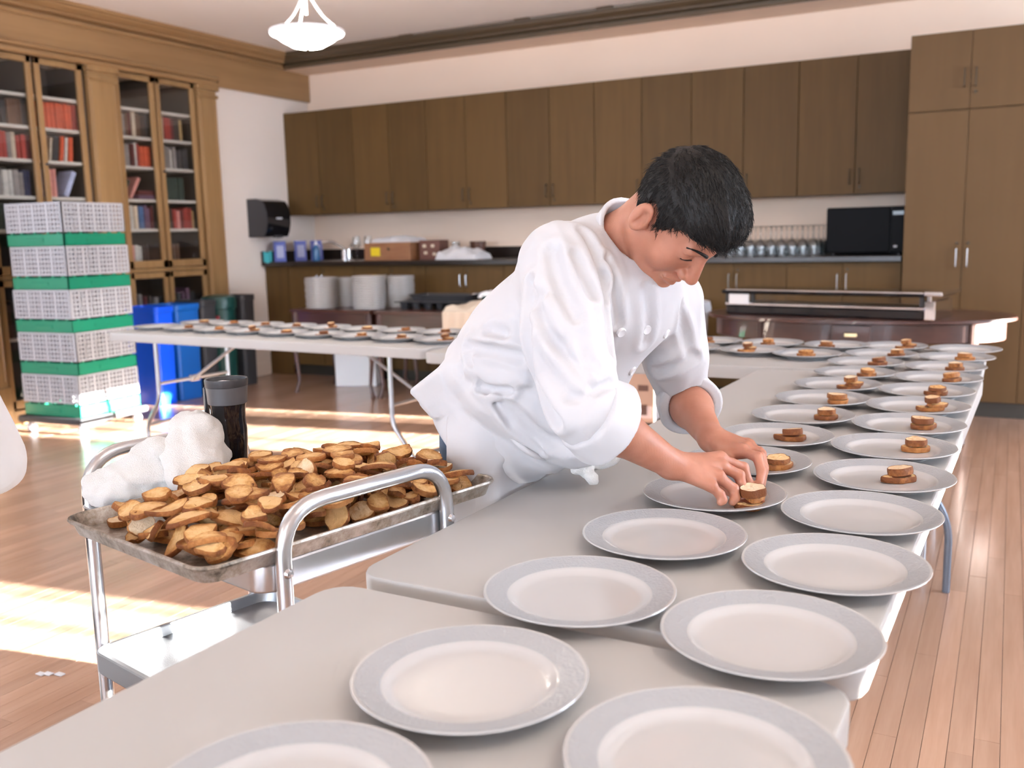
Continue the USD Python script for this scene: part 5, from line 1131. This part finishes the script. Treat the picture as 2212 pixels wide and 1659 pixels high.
# ---------------------------------------------------------------- second cook, mostly beyond the left edge
K0 = np.array([-1.955, 1.012, 0]); KF = unit([-.75, -.66, 0]); KL = np.array([-KF[1], KF[0], 0])
def kp(f, l, z): return K0 + KF * f + KL * l + [0, 0, z]
cook = thing('person', 'person in a white jacket standing at the left edge, only the jacket tail in view', 'person')
def cook_body(p):
    d = cone(p, kp(0, 0, .95), kp(.02, 0, 1.35), .13, .14); d = smin(d, cone(p, kp(.02, -.16, 1.40), kp(.02, .16, 1.40), .06, .06), .06); d = smin(d, cone(p, kp(.02, 0, 1.42), kp(.05, 0, 1.56), .055, .055), .03)
    d = smin(d, ell(p, kp(.06, 0, 1.64), (.085, .085, .115)), .02); d = smin(d, cone(p, kp(.13, 0, 1.64), kp(.165, 0, 1.61), .010, .014), .02)
    for s in (-1, 1):
        d = smin(d, cone(p, kp(.02, .19 * s, 1.38), kp(.05, .22 * s, 1.10), .052, .042), .03); d = smin(d, cone(p, kp(.05, .22 * s, 1.10), kp(.27, .16 * s, 1.05), .042, .028), .02); d = smin(d, cone(p, kp(.27, .16 * s, 1.05), kp(.36, .13 * s, 1.04), .030, .024), .01)
        for k in range(4): d = smin(d, cone(p, kp(.35, (.13 + .018 * (k - 1.5)) * s, 1.04), kp(.43 - .008 * abs(k - 1.5), (.12 + .020 * (k - 1.5)) * s, 1.01), .010, .008), .006)
        d = smin(d, cone(p, kp(.29, .12 * s, 1.05), kp(.35, .07 * s, 1.03), .013, .010), .008)
        d = smin(d, cone(p, kp(0, .09 * s, .92), kp(0, .10 * s, .08), .085, .045), .04)
    return d
V, F = sdf_mesh(cook_body, (-2.7, .3, .03), (-1.5, 1.6, 1.8), .008); obj('body', (V, F), SKIN, cook, True)
V, F = sdf_mesh(lambda p: smax(ell(p, kp(.045, 0, 1.67), (.10, .10, .115)), (p - kp(.10, 0, 1.63)) @ unit(KF * 1.0 - np.array([0, 0, .55])), .01) + .003 * (meshkit.noise(p * 60, 2) - .5), kp(-.1, 0, 1.5) - [.2, .2, .1], kp(.1, 0, 1.9) + [.2, .2, 0], .006); obj('hair', (V, F), HAIRM, cook, True)
def cook_jacket(p):
    d = cone(p, kp(-.02, 0, .90), kp(.02, 0, 1.34), .185, .165); d = smin(d, cone(p, kp(.02, -.15, 1.39), kp(.02, .15, 1.39), .085, .085), .07)
    for s in (-1, 1): d = smin(d, cone(p, kp(.02, .20 * s, 1.37), kp(.05, .225 * s, 1.10), .078, .068), .03)
    d = smin(d, cone(p, kp(-.085, -.10, 1.05), kp(-.122, -.135, .81), .088, .118), .06)
    d = d - folds(p, .010, 9, 41, [0, 0, 1], .25); d = smax(d, .735 - p[:, 2], .04); d = smax(d, p[:, 2] - 1.47, .02)
    return d
V, F = sdf_mesh(cook_jacket, (-2.5, .5, .72), (-1.5, 1.6, 1.52), .008); obj('jacket', (V, F), JUG, cook, True, label='white cotton jacket')
def cook_legs(p):
    d = None
    for s in (-1, 1): g = cone(p, kp(0, .09 * s, .90), kp(0, .10 * s, .05), .105, .075); d = g if d is None else smin(d, g, .03)
    return smax(d, .04 - p[:, 2], .005)
V, F = sdf_mesh(cook_legs, (-2.3, .6, .02), (-1.5, 1.4, 1.02), .010); obj('trousers', (V, F), SHOE, cook, True)
for s in (-1, 1):
    V, F = sdf_mesh(lambda p: smax(cone(p, kp(-.05, .10 * s, .045), kp(.15, .11 * s, .035), .05, .04), .002 - p[:, 2], .005), kp(-.2, .1 * s, 0) - [.15, .15, .01], kp(.2, .1 * s, .12) + [.2, .2, 0], .008); obj('shoe', (V, F), SHOE, cook, True)
